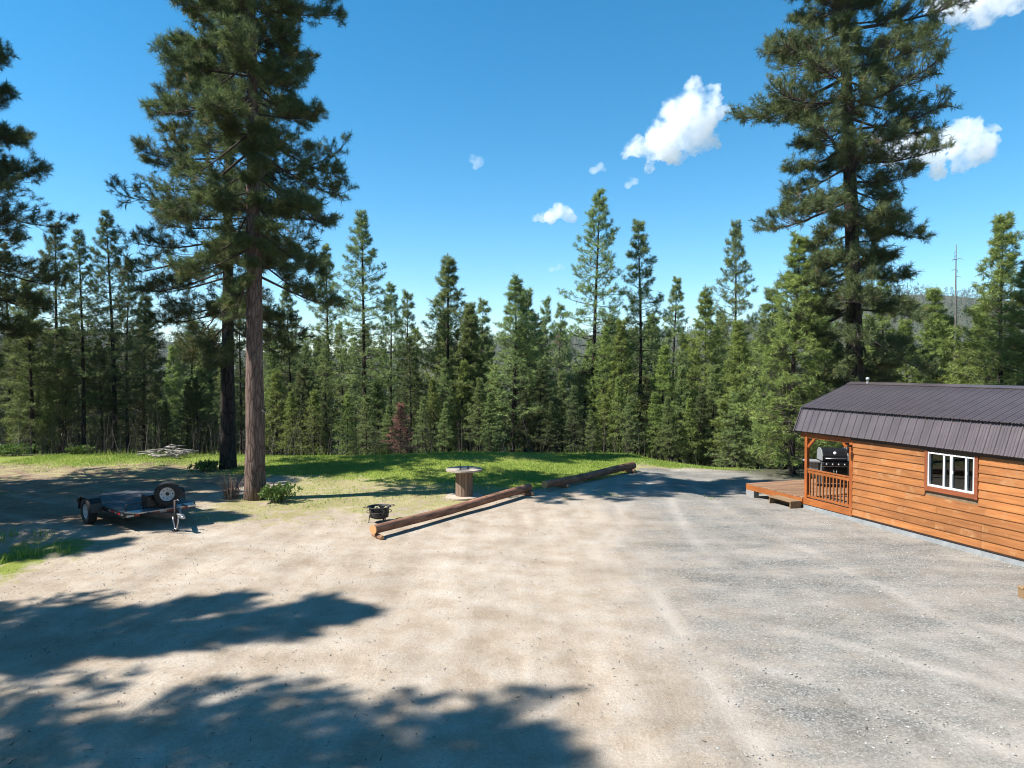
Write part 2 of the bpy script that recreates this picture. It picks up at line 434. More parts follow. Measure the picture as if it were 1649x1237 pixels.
    # grit speckle
    rgr = ramp(N, [(.30, (.55, .54, .52)), (.42, (1, 1, 1)), (.62, (1, 1, 1)), (.74, (1.3, 1.3, 1.28))]); L.new(n_grit.outputs['Fac'], rgr.inputs[0])
    c = mixc(N, L, .7, c, rgr.outputs[0], 'MULTIPLY')
    rff = ramp(N, [(.3, (.82, .82, .82)), (.7, (1.14, 1.14, 1.14))]); L.new(n_fine.outputs['Fac'], rff.inputs[0])
    c = mixc(N, L, .8, c, rff.outputs[0], 'MULTIPLY')
    # wheel tracks: compacted pale dust
    c = mixc(N, L, attr('track'), c, mixc(N, L, .55, c, (.58, .52, .45)))
    n_sp = noise(N, L, 36, 3, g, .75); rsp = ramp(N, [(.27, (.45, .43, .40)), (.36, (1, 1, 1)), (.66, (1, 1, 1)), (.76, (1.2, 1.2, 1.18))]); L.new(n_sp.outputs['Fac'], rsp.inputs[0])
    c = mixc(N, L, .9, c, rsp.outputs[0], 'MULTIPLY')
    n_pat = noise(N, L, .75, 8, coords(N, L, (1, .8, 1), rot=(0, 0, R(35))), .72); rpt = ramp(N, [(.36, (.74, .71, .67)), (.52, (1, 1, 1)), (.68, (1.12, 1.12, 1.12))]); L.new(n_pat.outputs['Fac'], rpt.inputs[0])
    c = mixc(N, L, .6, c, rpt.outputs[0], 'MULTIPLY')
    c = mixc(N, L, 1, c, (.78, .78, .78), 'MULTIPLY')
    L.new(c, b.inputs['Base Color']); b.inputs['Roughness'].default_value = .95; b.inputs['Specular IOR Level'].default_value = .15
    ad = N.new('ShaderNodeMath'); ad.operation = 'MULTIPLY_ADD'; ad.inputs[1].default_value = .35
    L.new(n_fine.outputs['Fac'], ad.inputs[0]); L.new(n_mid.outputs['Fac'], ad.inputs[2])
    ad2 = N.new('ShaderNodeMath'); ad2.operation = 'MULTIPLY_ADD'; ad2.inputs[1].default_value = .16
    L.new(n_grit.outputs['Fac'], ad2.inputs[0]); L.new(ad.outputs[0], ad2.inputs[2])
    bump(N, L, b, ad2.outputs[0], .55, .09)
    return m
M['ground'] = ground_mat()

# ------------------------------------------------------------------ ground
def log_line(y):      # x of the row of logs at depth y
    return np.where(y < 22.6, -3.25 + (y - 16.5) * 0.64, 0.75 + (y - 22.6) * 0.93)

def zones(x, y):
    nz = (fbm(x / 3.1, y / 3.1, 21) - .47) * 3.0
    nz2 = (fbm(x / 1.1, y / 1.1, 25) - .47) * 1.2
    left = sstep(-10.2, -8.2, x + nz * .4) 
    lush = sstep(21.8, 25.6, y + nz + 0.25 * np.minimum(x, 2)) * sstep(0.3, -.5, x - log_line(np.minimum(y, 27)) + nz2 * .4) * sstep(-14, -9, x)
    lush = np.maximum(lush, sstep(28.3, 30.0, y + nz2 * .6) * (x > 1) * sstep(11.0, 8.8, x))
    lush = np.maximum(lush, .75 * sstep(27.5, 31, y + nz) * (x < -8))
    lush = np.maximum(lush, .7 * sstep(2.2, .4, np.abs(x + 10.9) + nz * .5) * sstep(11.5, 12.6, y) * sstep(17.5, 16, y))
    dry = .85 * sstep(16.2, 22.5, y + nz * 1.6 + nz2 * 1.2) * sstep(.2, -.8, x - log_line(y) + nz2 * .4) * sstep(-9.6, -7.6, x + nz * .3 + .25 * (22 - y))
    dry = np.maximum(dry, .5 * sstep(23, 27, y + nz) * (x < -8.5))
    dry = np.maximum(dry, .55 * sstep(-8.2, -10.5, x + nz * .5) * sstep(10, 12.5, y) * sstep(18, 16, y))
    gravel = sstep(1.2, 4.6, x + nz * .55 + .07 * (14 - y)) * sstep(31, 27, y)
    soil = .85 * sstep(-9.0, -11.0, x + nz * .3) * sstep(17, 19, y)
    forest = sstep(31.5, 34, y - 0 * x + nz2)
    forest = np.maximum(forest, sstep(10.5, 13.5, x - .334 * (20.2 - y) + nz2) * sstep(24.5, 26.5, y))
    return lush, dry, gravel, soil, forest

def axis(fine0, fine1, step, lo, hi, g=1.13):
    a = list(np.arange(fine0, fine1 + 1e-6, step))
    s, p = step, fine1
    while p < hi: s *= g; p += s; a.append(p)
    s, p = step, fine0
    while p > lo: s *= g; p -= s; a.insert(0, p)
    return np.array(a)

gx = axis(-16, 12.5, .13, -2600, 2600); gy = axis(5.5, 31, .13, -300, 2700)
GX, GY = np.meshgrid(gx, gy)
tracks = [[(3.6, 3), (3.4, 12), (3.9, 20), (5.6, 28), (9, 33)], [(-.6, 4), (0.2, 12), (2.4, 20), (5.0, 27), (8, 32)], [(8.0, 5), (4.5, 9.5), (-1, 13.2), (-7, 15.6), (-12, 19), (-19, 23)],
          [(6.6, 4), (6.2, 12), (5.4, 20), (6.0, 27)], [(10, 4), (6.5, 11), (1.5, 15.5), (-5.5, 17), (-11, 20.5), (-19, 26)], [(-4, 4), (-1.5, 11), (1.8, 17), (4.2, 25)]]
TR = np.zeros(GX.size); gp = np.stack([GX.ravel(), GY.ravel()], 1)
sel = np.where((np.abs(gp[:, 0]) < 18) & (gp[:, 1] > 4) & (gp[:, 1] < 32))[0]
for ti, tp in enumerate(tracks):
    tp = np.array(tp, float); tt = np.linspace(0, len(tp) - 1, 90); q = np.clip(tt.astype(int), 0, len(tp) - 2); f = (tt - q)[:, None]
    pm = tp[np.clip(q - 1, 0, None)]; p0 = tp[q]; p1 = tp[q + 1]; p2 = tp[np.clip(q + 2, None, len(tp) - 1)]
    cv = .5 * ((2 * p0) + (p1 - pm) * f + (2 * pm - 5 * p0 + 4 * p1 - p2) * f ** 2 + (3 * p0 - pm - 3 * p1 + p2) * f ** 3)
    tn = np.gradient(cv, axis=0); tn /= np.linalg.norm(tn, axis=1, keepdims=True); nm = np.stack([-tn[:, 1], tn[:, 0]], 1)
    for off in (-.8, .8):
        c2 = cv + nm * off; best = np.full(len(sel), 1e9)
        for a_, b_ in zip(c2, c2[1:]):
            ab = b_ - a_; u_ = np.clip(((gp[sel] - a_) @ ab) / (ab @ ab), 0, 1); best = np.minimum(best, np.linalg.norm(gp[sel] - a_ - u_[:, None] * ab, axis=1))
        am = np.clip(2.2 * (fbm(gp[sel, 0] / 2.4 + ti * 3, gp[sel, 1] / 2.4, 71) - .28), 0, 1)
        TR[sel] = np.maximum(TR[sel], np.exp(-(best / .17) ** 2) * am * (.9 if ti < 3 else .6))
GZ = terrain(GX, GY) - .018 * TR.reshape(GX.shape)
zn = zones(GX.ravel(), GY.ravel())
nx, ny = len(gx), len(gy)
ii = (np.arange(ny - 1)[:, None] * nx + np.arange(nx - 1)[None, :]).ravel()
gf = np.stack([ii, ii + 1, ii + nx + 1, ii + nx], 1)
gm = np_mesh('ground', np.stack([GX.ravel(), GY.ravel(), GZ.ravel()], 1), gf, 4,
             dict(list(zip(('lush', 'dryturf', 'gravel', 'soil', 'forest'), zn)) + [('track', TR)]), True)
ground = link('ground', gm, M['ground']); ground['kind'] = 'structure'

# ------------------------------------------------------------------ tree builder
def unit(v): return v / (np.linalg.norm(v, axis=-1, keepdims=True) + 1e-9)

def tufts_mesh(name, P, D, S, K, width, rng, spread=1.0):
    """needle sprays: K slim triangles per tuft, fanned about direction D"""
    n = len(P)
    rv = unit(rng.normal(size=(n, K, 3)))
    dirs = unit(D[:, None, :] * .45 + rv * spread)
    ln = S[:, None, None] * rng.uniform(.65, 1.1, (n, K, 1))
    side = unit(np.cross(dirs, unit(rng.normal(size=(n, K, 3)))))
    base = P[:, None, :] + D[:, None, :] * S[:, None, None] * rng.uniform(-.45, .2, (n, K, 1))
    w = width * S[:, None, None] * rng.uniform(.7, 1.3, (n, K, 1))
    tip = base + dirs * ln
    mid = base + dirs * ln * .12
    V = np.stack([mid - side * w, mid + side * w, tip], 2).reshape(-1, 3)
    t = np.clip(rng.normal(.45, .22, (n, 1)) + rng.normal(0, .08, (n, K)), 0, 1)
    t = np.repeat(t.reshape(-1), 3)
    return np_mesh(name, V, np.arange(len(V)), 3, {'tint': t})

def grow(seed, H, r0, cb, prof, nbr, ntw, tuft, K, width, elev=(-12, 40), droop=.16, up=.18, dead=8, deadlen=1.2,
         twl=.38, sides=12, bare=.32, per=3, spread=1.0, lean=.0, azbias=None, wood_r=.03, dense=True):
    rng = np.random.default_rng(seed); rnd = random.Random(seed)
    # trunk
    tk = MB(); pts = []; rad = []
    wob = [rnd.uniform(-1, 1) for _ in range(4)]
    def axis_pt(z):
        u = z / H
        return np.array([lean * z + .012 * H * wob[0] * math.sin(u * 4 + wob[1]), .012 * H * wob[2] * math.sin(u * 3.4 + wob[3]), z])
    a0 = axis_pt(0)
    n = 22
    for i in range(n + 1):
        z = H * (i / n) ** 1.25
        u = z / H
        p = axis_pt(z) - a0 * (1, 1, 0); p[2] = z - (.35 if i == 0 else 0)
        pts.append(p); rad.append(max(.012, r0 * ((1 - u) ** .85 * .86 + .02 + .20 * math.exp(-z / (r0 * 2.2)))))
    tk.tube(pts, rad, sides)
    for i, v in enumerate(tk.v):       # lumpy cross-section
        c = pts[min(i // sides, n)]; k = i % sides
        f = 1 + .06 * math.sin(k * 2.1 + v[2] * 1.3 + seed) + .05 * rnd.uniform(-1, 1)
        tk.v[i] = (c[0] + (v[0] - c[0]) * f, c[1] + (v[1] - c[1]) * f, v[2])
    lb = MB(); P = []; D = []; S = []
    ga = rnd.uniform(0, 6.28)
    for b in range(nbr):
        u = (b + rnd.uniform(-.6, .6)) / nbr; u = min(max(u, 0), 1) 
        u = u ** .92
        whorl = round(u * nbr / 4.5) / (nbr / 4.5); u = .6 * u + .4 * min(max(whorl, 0), 1)
        z = cb + u * (H - cb) * .985
        ga += 2.4 + rnd.uniform(-.5, .5); az = ga
        Ln = prof(u) * rnd.uniform(.5, 1.12) * (1.22 if rnd.random() < .12 else 1)
        if azbias: Ln *= azbias(az % 6.2832, u)
        Ln = max(Ln, .18)
        el = R(elev[0] + (elev[1] - elev[0]) * u ** 1.3 + rnd.uniform(-16, 16))
        h = np.array([math.cos(az), math.sin(az), 0]); sd_ = np.array([-h[1], h[0], 0])
        o = axis_pt(z) - a0 * (1, 1, 0)
        bend = rnd.uniform(-.18, .18)
        def cur(s): return o + h * Ln * s + sd_ * bend * Ln * s * s + np.array([0, 0, Ln * (math.tan(el) * s - droop * s * s + up * s ** 3)])
        m = 6
        bp = [cur(i / m) for i in range(m + 1)]
        br = wood_r * (.35 + .65 * Ln / prof(.25)) 
        lb.tube(bp, [max(br * (1 - .85 * i / m), .006) for i in range(m + 1)], 4, caps=False)
        nt = max(3, int(ntw * (.45 + .55 * Ln / prof(.3))))
        for t in range(nt):
            s = bare + (1 - bare) * (t + rnd.uniform(.1, .9)) / nt
            p0 = cur(s); tn = unit(cur(min(s + .05, 1.02)) - cur(s - .05))
            sg = 1 if t % 2 else -1
            L2 = Ln * twl * (1.15 - .75 * s) * rnd.uniform(.6, 1.2) + tuft * .6
            d2 = unit(tn * rnd.uniform(.45, .9) + sd_ * sg * rnd.uniform(.35, .9) + np.array([0, 0, rnd.uniform(-.25, .75)]))
            p1 = p0 + d2 * L2 * .55; p2 = p0 + d2 * L2 + np.array([0, 0, L2 * .10])
            lb.tube([p0, p1, p2], [max(br * .28, .006), max(br * .2, .005), .004], 3, caps=False)
            ends = [(p2, d2)]
            for q in range(per - 1):
                f = rnd.uniform(.3, .85); a_ = p0 + (p2 - p0) * f
                d3 = unit(d2 * .7 + rng.normal(0, .55, 3) + np.array([0, 0, .35])); e_ = a_ + d3 * (L2 * rnd.uniform(.25, .5) + tuft * .3)
                lb.tube([a_, e_], [.006, .004], 3, caps=False); ends.append((e_, d3))
            for e_, d3 in ends:
                dd = unit(d3 + np.array([0, 0, .3])); sz = tuft * rnd.uniform(.7, 1.2)
                P.append(e_); D.append(dd); S.append(sz)
                if dense: P.append(e_ - d3 * sz * .55); D.append(dd); S.append(sz * .85)
        P.append(cur(1.0)); D.append(unit(cur(1.0) - cur(.9) + np.array([0, 0, .02]))); S.append(tuft * 1.15)
    # leader
    for i in range(8):
        z = H * (1 - .055 * i / 8); P.append(axis_pt(z) - a0 * (1, 1, 0)); D.append(unit(np.array([rnd.uniform(-.5, .5), rnd.uniform(-.5, .5), 1.0]))); S.append(tuft * .8)
    # bare dead branches below the crown
    db = MB()
    for i in range(dead):
        z = cb * rnd.uniform(.18, 1.02); az = rnd.uniform(0, 6.28); Ln = deadlen * rnd.uniform(.35, 1)
        h = np.array([math.cos(az), math.sin(az), 0]); sd_ = np.array([-h[1], h[0], 0]); o = axis_pt(z) - a0 * (1, 1, 0)
        q = [o + h * Ln * s + sd_ * Ln * rnd.uniform(-.1, .1) + np.array([0, 0, Ln * (-.12 * s - .25 * s * s + rnd.uniform(-.05, .05))]) for s in (0, .35, .7, 1)]
        db.tube(q, [.018, .014, .010, .004], 3, caps=False)
        for t in range(3):
            a = q[1 + t % 3]; e = a + (h * rnd.uniform(.1, .4) + sd_ * rnd.uniform(-.45, .45) + np.array([0, 0, rnd.uniform(-.35, .1)])) * Ln * .6
            db.tube([a, e], [.009, .004], 3, caps=False)
    crown = tufts_mesh('crown', np.array(P), np.array(D), np.array(S), K, width, rng, spread)
    return dict(trunk=tk.mesh('trunk'), limbs=lb.mesh('limbs'), dead=db.mesh('dead_branches') if dead else None, crown=crown, H=H)

def plant_tree(name, kit, loc, rz, sc, label, cat, group, leaf, bark, sxy=None, limb='limb'):
    t = thing(name, loc, rz, label, cat, group)
    sxy = sxy or sc
    t.scale = (sxy, sxy, sc)
    for part, mt in (('trunk', bark), ('limbs', limb), ('dead', 'deadwood'), ('crown', leaf)):
        me = kit.get(part)
        if me is None: continue
        if not me.materials: me.materials.append(M[mt])
        o = link({'dead': 'dead_branches'}.get(part, part), me, None, t)
        o.material_slots[0].link = 'OBJECT'; o.material_slots[0].material = M[mt]
        if part != 'trunk': o['kind'] = 'stuff'
    return t

# big pines
def prof_big(u): return 3.0 * (min(1, .72 + 1.4 * u) if u < .2 else 1.0) * max(.05, (1 - max(0, u - .36) / .66)) ** .72
hero_a = grow(11, 22.5, .335, 6.9, prof_big, 126, 27, .23, 27, .040, (-26, 26), .18, .26, 5, 1.0, .34, 20, .24, 3, wood_r=.05, azbias=lambda a, u: 1 - .9 * (u < .30) * max(0, math.cos(a - R(75))) ** .6)
def prof_right(u): return 3.75 * (.82 + .18 * math.sin(u * 17)) * (min(1, .72 + .85 * u) if u < .34 else 1.0) * max(.05, (1 - max(0, u - .55) / .47)) ** .7
hero_b = grow(23, 28.5, .40, 3.9, prof_right, 160, 25, .26, 22, .042, (-28, 24), .16, .28, 44, 2.6, .33, 18, .26, 3, wood_r=.055)
def prof_c(u): return 3.6 * (min(1, .75 + 1.2 * u) if u < .2 else 1.0) * max(.05, (1 - max(0, u - .3) / .72)) ** .75
hero_c = grow(37, 19.0, .31, 4.8, prof_c, 100, 23, .24, 25, .040, (-24, 30), .18, .28, 8, 1.2, .34, 16, .26, 3, wood_r=.05)

# forest kits
def prof_spire(w): return lambda u: w * (min(1, .6 + 1.6 * u) if u < .25 else 1.0) * max(.04, (1 - max(0, u - .18) / .84)) ** .85
def prof_full(w): return lambda u: w * (min(1, .7 + 1.2 * u) if u < .25 else 1.0) * max(.04, (1 - max(0, u - .15) / .87)) ** .95
kits = {
    'spire1': grow(101, 15, .17, 3.4, prof_spire(2.1), 105, 8, .21, 19, .052, (-16, 45), .12, .28, 26, 1.5, .40, 8, .22, 3, dense=False),
    'spire2': grow(102, 15, .16, 2.8, prof_spire(1.85), 105, 8, .21, 19, .052, (-12, 48), .12, .28, 30, 1.4, .40, 8, .2, 3, dense=False),
    'spire3': grow(103, 14, .15, 4.2, prof_spire(1.7), 80, 8, .21, 19, .052, (-18, 45), .12, .28, 34, 1.5, .42, 8, .22, 3, dense=False, lean=.012),
    'full1': grow(104, 11, .14, .9, prof_full(2.2), 115, 9, .21, 19, .052, (-10, 48), .12, .26, 14, 1.1, .38, 8, .15, 3, dense=False),
    'full2': grow(105, 11, .13, 1.3, prof_full(1.9), 105, 9, .21, 19, .052, (-6, 50), .12, .26, 18, 1.2, .38, 8, .18, 3, dense=False),
    'full3': grow(106, 10, .12, 1.6, prof_full(1.65), 95, 8, .20, 19, .052, (-12, 44), .12, .26, 18, 1.2, .38, 8, .15, 3, dense=False, lean=-.015),
    'thin1': grow(107, 12, .11, 3.2, prof_spire(1.25), 66, 7, .21, 17, .056, (-10, 45), .12, .26, 30, 1.2, .42, 7, .2, 3, dense=False),
    'thin2': grow(108, 12, .10, 4.2, prof_spire(1.4), 56, 7, .21, 17, .056, (-10, 45), .12, .26, 36, 1.2, .42, 7, .2, 3, dense=False, lean=.02),
    'bare': grow(110, 13, .11, 12.2, prof_spire(.3), 6, 3, .12, 6, .06, (-10, 45), .12, .26, 95, 1.5, .42, 7, .2, 2, dense=False, lean=.01),
    'fir': grow(109, 5, .06, .25, prof_full(1.25), 84, 8, .13, 13, .060, (-8, 46), .10, .16, 0, .5, .36, 6, .06, 3, dense=False),
}
def copy_tree(*a, **k): return plant_tree(*a, **k)

# ------------------------------------------------------------------ the big pines
def base_at(px, d):
    x = ray(px, 620)[0] * d
    return (x, d, gz(x, d))
plant_tree('pine_tree', hero_a, (-8.0, 21.6, gz(-8, 21.6) - .02), R(200), 1, 'tall pine with sunlit reddish bark standing on the grass beside the trailer', 'tree', 'big pines', 'needle', 'bark')
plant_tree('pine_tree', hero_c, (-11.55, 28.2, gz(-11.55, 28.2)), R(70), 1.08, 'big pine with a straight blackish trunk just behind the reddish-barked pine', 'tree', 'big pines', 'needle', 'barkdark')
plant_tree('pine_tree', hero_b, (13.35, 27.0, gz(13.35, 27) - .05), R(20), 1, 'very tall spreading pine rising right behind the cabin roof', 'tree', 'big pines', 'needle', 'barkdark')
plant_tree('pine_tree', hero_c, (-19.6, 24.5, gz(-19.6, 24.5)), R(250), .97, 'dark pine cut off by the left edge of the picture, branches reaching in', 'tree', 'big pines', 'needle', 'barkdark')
offs = [(hero_a, -17.8, 8.2, 120, .85, 'pine left of the picture casting the long pointed shadow on the dirt'),
        (hero_c, -15.3, 4.2, 10, 1.0, 'pine left of the picture casting the shadow along the bottom edge'),
        (hero_c, -21.8, 7.3, 310, .95, 'pine left of the picture, behind the one shading the bottom edge'),
        (hero_c, -18.6, 16.5, 200, .74, 'shorter pine left of the picture shading the trailer'),
        (hero_c, -25.5, 20.5, 40, 1.0, 'pine far left of the picture beyond the track'),
        (hero_a, -23.5, 13.0, 300, .8, 'pine far left of the picture between the shading pines'),
        (hero_c, -19.6, 19.6, 90, .74, 'shorter pine left of the picture shading the track behind the trailer'),
        (hero_c, -21, 13.8, 20, .62, 'shortest pine left of the picture shading the bank'),
        (hero_c, -24.5, 17.0, 130, .8, 'pine left of the picture between the track and the outer row'),
        (hero_c, -27, 2, 80, 1.05, 'unseen pine added beside the viewer on the left, nearest one of the outer row'),  # from here on: unseen pines added to cut skylight in the shadows
        (hero_a, -31, 9, 15, .9, 'unseen pine added in the outer row left of the picture'),
        (hero_c, -33, 16, 100, 1.1, 'unseen pine added in the outer row far left, level with the trailer'),
        (hero_a, -20, -4, 260, .9, 'unseen pine added behind the viewer on the left'),
        (hero_c, -26, -8, 140, 1.1, 'second unseen pine added behind the viewer on the left'),
        (hero_c, -14, -13, 220, 1.1, 'unseen pine added behind the viewer, left of the middle'),
        (hero_a, -7, -15, 330, .95, 'unseen pine added directly behind the viewer'),
        (hero_c, 2, -16, 60, 1.15, 'unseen pine added behind the viewer, right of the middle'),
        (hero_a, 11, -13, 190, .9, 'unseen pine added behind the viewer on the right'),
        (hero_c, 20, -8, 280, 1.1, 'unseen pine added behind the viewer at the far right')]
for kt, x, y, a, sc_, lb_ in offs:
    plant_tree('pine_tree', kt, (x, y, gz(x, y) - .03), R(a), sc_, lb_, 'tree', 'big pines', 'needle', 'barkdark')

# ------------------------------------------------------------------ forest trees one can tell apart: photo column, top row, depth, kit, leaf, label
singles = [
    (14, 395, 41, 'spire2', 'needle', 'tall dark pine of the left edge, behind the cut-off pine'),
    (52, 452, 36, 'full2', 'needleblue', 'pale green pine with a low crown at the far left forest edge'),
    (97, 362, 39, 'spire3', 'needle', 'tall slim pine with bare lower trunk, leftmost of three pointed tops on the left'),
    (133, 376, 37, 'spire1', 'needle', 'tall pine with thick dark trunk, middle of three pointed tops on the left'),
    (182, 346, 39, 'spire1', 'needle', 'tall pine with leaning trunk, rightmost of three pointed tops on the left'),
    (206, 420, 43, 'spire2', 'needle', 'dark pine close behind the three pointed tops on the left'),
    (232, 478, 45, 'full1', 'needle', 'dark dense pine bordering the gap of low sky on the left'),
    (306, 517, 44, 'full1', 'needleblue', 'light green full pine right of the gap of low sky, left of the blackish trunk'),
    (284, 560, 52, 'full3', 'needleyellow', 'yellowish low pine at the gap of low sky on the left'),
    (335, 545, 47, 'full2', 'needleblue', 'pale pine just left of the blackish trunk'),
    (388, 470, 42, 'spire3', 'needle', 'slim pine seen between the blackish trunk and the reddish trunk'),
    (468, 462, 43, 'spire1', 'needleblue', 'dark pine just right of the reddish-barked trunk'),
    (528, 398, 42, 'spire2', 'needleblue', 'pine standing left of the tall dense pine over the young firs'),
    (585, 346, 38, 'spire1', 'needleblue', 'tall dense pine with dark trunk over the light green young fir'),
    (628, 458, 45, 'spire3', 'needleblue', 'pale slim pine right of the tall dense pine over the young firs'),
    (656, 471, 47, 'thin1', 'needleblue', 'narrow pine above the reddish-brown dead fir'),
    (724, 420, 40, 'full1', 'needleblue', 'broad pale pine with a pointed top, left of the one above the spool table'),
    (757, 492, 38.5, 'full2', 'needleblue', 'shorter dark pine leaning on the broad pale pine with pointed top'),
    (776, 482, 50, 'thin2', 'needleblue', 'thin pine peeking between the two broad pale pines'),
    (826, 450, 37, 'full1', 'needleblue', 'broad pale pine with twin pale trunks above the wooden spool table'),
    (850, 470, 42, 'full3', 'needleblue', 'pine crowded behind the broad pine above the wooden spool table'),
    (879, 481, 50, 'thin1', 'needleblue', 'slim dark pine, left of a pair before the tallest spire'),
    (899, 490, 52, 'thin2', 'needleblue', 'slim dark pine, right of a pair before the tallest spire'),
    (957, 309, 38, 'spire1', 'needleblue', 'tallest spire-shaped pine in the middle of the forest edge'),
    (1024, 358, 39, 'spire3', 'needleblue', 'tall open-crowned pine right of the tallest spire'),
    (1000, 520, 36.5, 'full3', 'needleyellow', 'young light green pine between the tallest spire and the open-crowned pine'),
    (1085, 450, 42, 'spire2', 'needleblue', 'medium pine between the open-crowned pine and the blue-green pine on the right'),
    (1068, 560, 36, 'full2', 'needleyellow', 'lower sunlit pine at the end of the log row'),
    (1133, 470, 37, 'full1', 'needleyellow', 'sunlit full pine left of the blue-green pine on the right'),
    (1182, 362, 44, 'spire1', 'needleblue', 'tall blue-green pine left of the very tall spreading pine'),
    (1192, 520, 34, 'full2', 'needleyellow', 'dark-trunked pine beyond the gravel edge by the deck'),
    (1240, 470, 40, 'full2', 'needleblue', 'pine just left of the very tall spreading pine'),
    (1278, 385, 27.6, 'full1', 'needleyellow', 'yellow-green pine rising behind the deck beside the very tall spreading pine'),
    (1318, 500, 36, 'full2', 'needleyellow', 'yellow-green pine directly behind the porch'),
    (1421, 442, 36, 'spire2', 'needleyellow', 'pine with pale trunk just right of the very tall spreading pine'),
    (1462, 520, 38, 'full3', 'needleyellow', 'low pine above the middle of the cabin roof'),
    (1502, 470, 40, 'full2', 'needleyellow', 'pine left of the bare dead snag'),
    (1571, 500, 38, 'full3', 'needleyellow', 'low sunlit pine right of the bare dead snag'),
    (1616, 350, 33, 'full2', 'needleyellow', 'tall yellow-green pine at the right edge of the picture'),
    (1660, 420, 31, 'full1', 'needleyellow', 'yellow-green pine cut off by the right edge above the roof'),
]
rs = random.Random(5)
for px, ty, d, kit, leaf, label in singles:
    x, y, z = base_at(px, d)
    top = CAM_H + ray(px, ty)[1] * d
    k = kits[kit]; s = (top - z) / k['H']
    sxy = (min(s, 1.0 + .35 * (s - 1)) if s > 1 else s) * (1.2 if kit.startswith('full') else 1.05)
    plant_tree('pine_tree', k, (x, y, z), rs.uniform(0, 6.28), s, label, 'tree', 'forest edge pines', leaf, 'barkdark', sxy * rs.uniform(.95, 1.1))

def young(px, ty, d, leaf, label, w=1.0, name='young_fir'):
    x, y, z = base_at(px, d); top = CAM_H + ray(px, ty)[1] * d
    s = (top - z) / 5
    plant_tree(name, kits['fir'], (x, y, z), rs.uniform(0, 6.28), s, label, 'tree', 'young firs', leaf, 'barkdark', s * w)
young(559, 636, 33.4, 'needleyellow', 'light green young fir standing at the grass crest under the tall dense pine')
young(645, 652, 33.2, 'needlered', 'small dead fir with reddish-brown needles at the grass crest', 1.5, 'dead_fir')
young(681, 642, 35.5, 'needleblue', 'small blue-green fir right of the reddish-brown dead fir')
young(520, 650, 36, 'needle', 'small dark fir left of the light green young fir')
young(996, 612, 35, 'needleyellow', 'young yellow-green fir right of the foot of the tallest spire', .9)
young(905, 600, 36, 'needleblue', 'young pale fir left of the foot of the tallest spire', 1.0)
young(1245, 640, 31, 'needleyellow', 'young fir behind the gravel edge left of the deck', .95)

rs3 = random.Random(31)
ORD = ['first', 'second', 'third', 'fourth', 'fifth', 'sixth', 'seventh', 'eighth', 'ninth', 'tenth', 'eleventh', 'twelfth', 'thirteenth', 'fourteenth', 'fifteenth', 'sixteenth']
seen_y = {}
for px, ty, d in sorted([(488, 600, 37), (505, 640, 35), (608, 615, 37), (700, 610, 36), (742, 590, 37.5), (770, 620, 35), (800, 600, 38), (868, 610, 36), (925, 640, 35), (940, 590, 38), (975, 640, 35.5), (1040, 600, 36), (1052, 645, 34.5), (1095, 600, 35.5), (1112, 640, 34), (1150, 600, 35), (1165, 650, 33.5), (1210, 600, 33), (1222, 650, 32), (1265, 620, 32.5), (590, 630, 35), (625, 640, 36), (715, 640, 35), (790, 645, 34.5), (845, 630, 35.5), (885, 640, 35), (952, 650, 34.2), (1015, 640, 34.5), (1078, 645, 33.8), (1130, 620, 34.5), (1185, 630, 32.6), (470, 640, 35.5), (30, 620, 37), (75, 640, 36), (268, 640, 38), (318, 620, 38), (445, 610, 37)]):
    
    x, y, z = base_at(px, d); top = CAM_H + ray(px, ty + rs3.uniform(-15, 15))[1] * d; kt = kits[rs3.choice(['full1', 'full2', 'full3', 'fir'])]; s_ = (top - z) / kt['H']
    zl_ = 'middle of the lawn crest' if 600 < px < 1000 else ('lawn crest right of the log row' if px >= 1000 else 'left part of the forest edge')
    plant_tree('young_pine', kt, (x, y, z), rs3.uniform(0, 6.28), s_, ORD[seen_y.setdefault(zl_, 0)] + ' from left of the short young pines, ' + zl_, 'tree', 'short young pines at the ' + zl_, rs3.choice(['needleblue', 'needleyellow', 'needleblue', 'needle']), 'barkdark', s_ * rs3.uniform(1.1, 1.5)); seen_y[zl_] += 1

# bare snag: trunk and short dead branches
def snag(px, ty, d, label):
    x, y, z = base_at(px, d); H = CAM_H + ray(px, ty)[1] * d - z
    t = thing('dead_snag', (x, y, z), 0, label, 'tree'); r_ = random.Random(8)
    m = MB(); m.tube([(0.02 * math.sin(i), 0, H * i / 12) for i in range(13)], [.12 * (1 - i / 12.6) + .012 for i in range(13)], 8); m.build('trunk', M['deadwood'], t)
    for i in range(26):
        zz = H * r_.uniform(.35, .97); a = r_.uniform(0, 6.28); L_ = r_.uniform(.3, 1.0) * (1.2 - .7 * zz / H)
        b = MB(); b.tube([(0, 0, zz), (math.cos(a) * L_ * .6, math.sin(a) * L_ * .6, zz + .05), (math.cos(a) * L_, math.sin(a) * L_, zz - .08)], [.02, .014, .005], 4, caps=False)
        b.build('branch', M['deadwood'], t)
snag(1537, 394, 39, 'bare grey dead snag with short twigs standing right of the very tall pine')

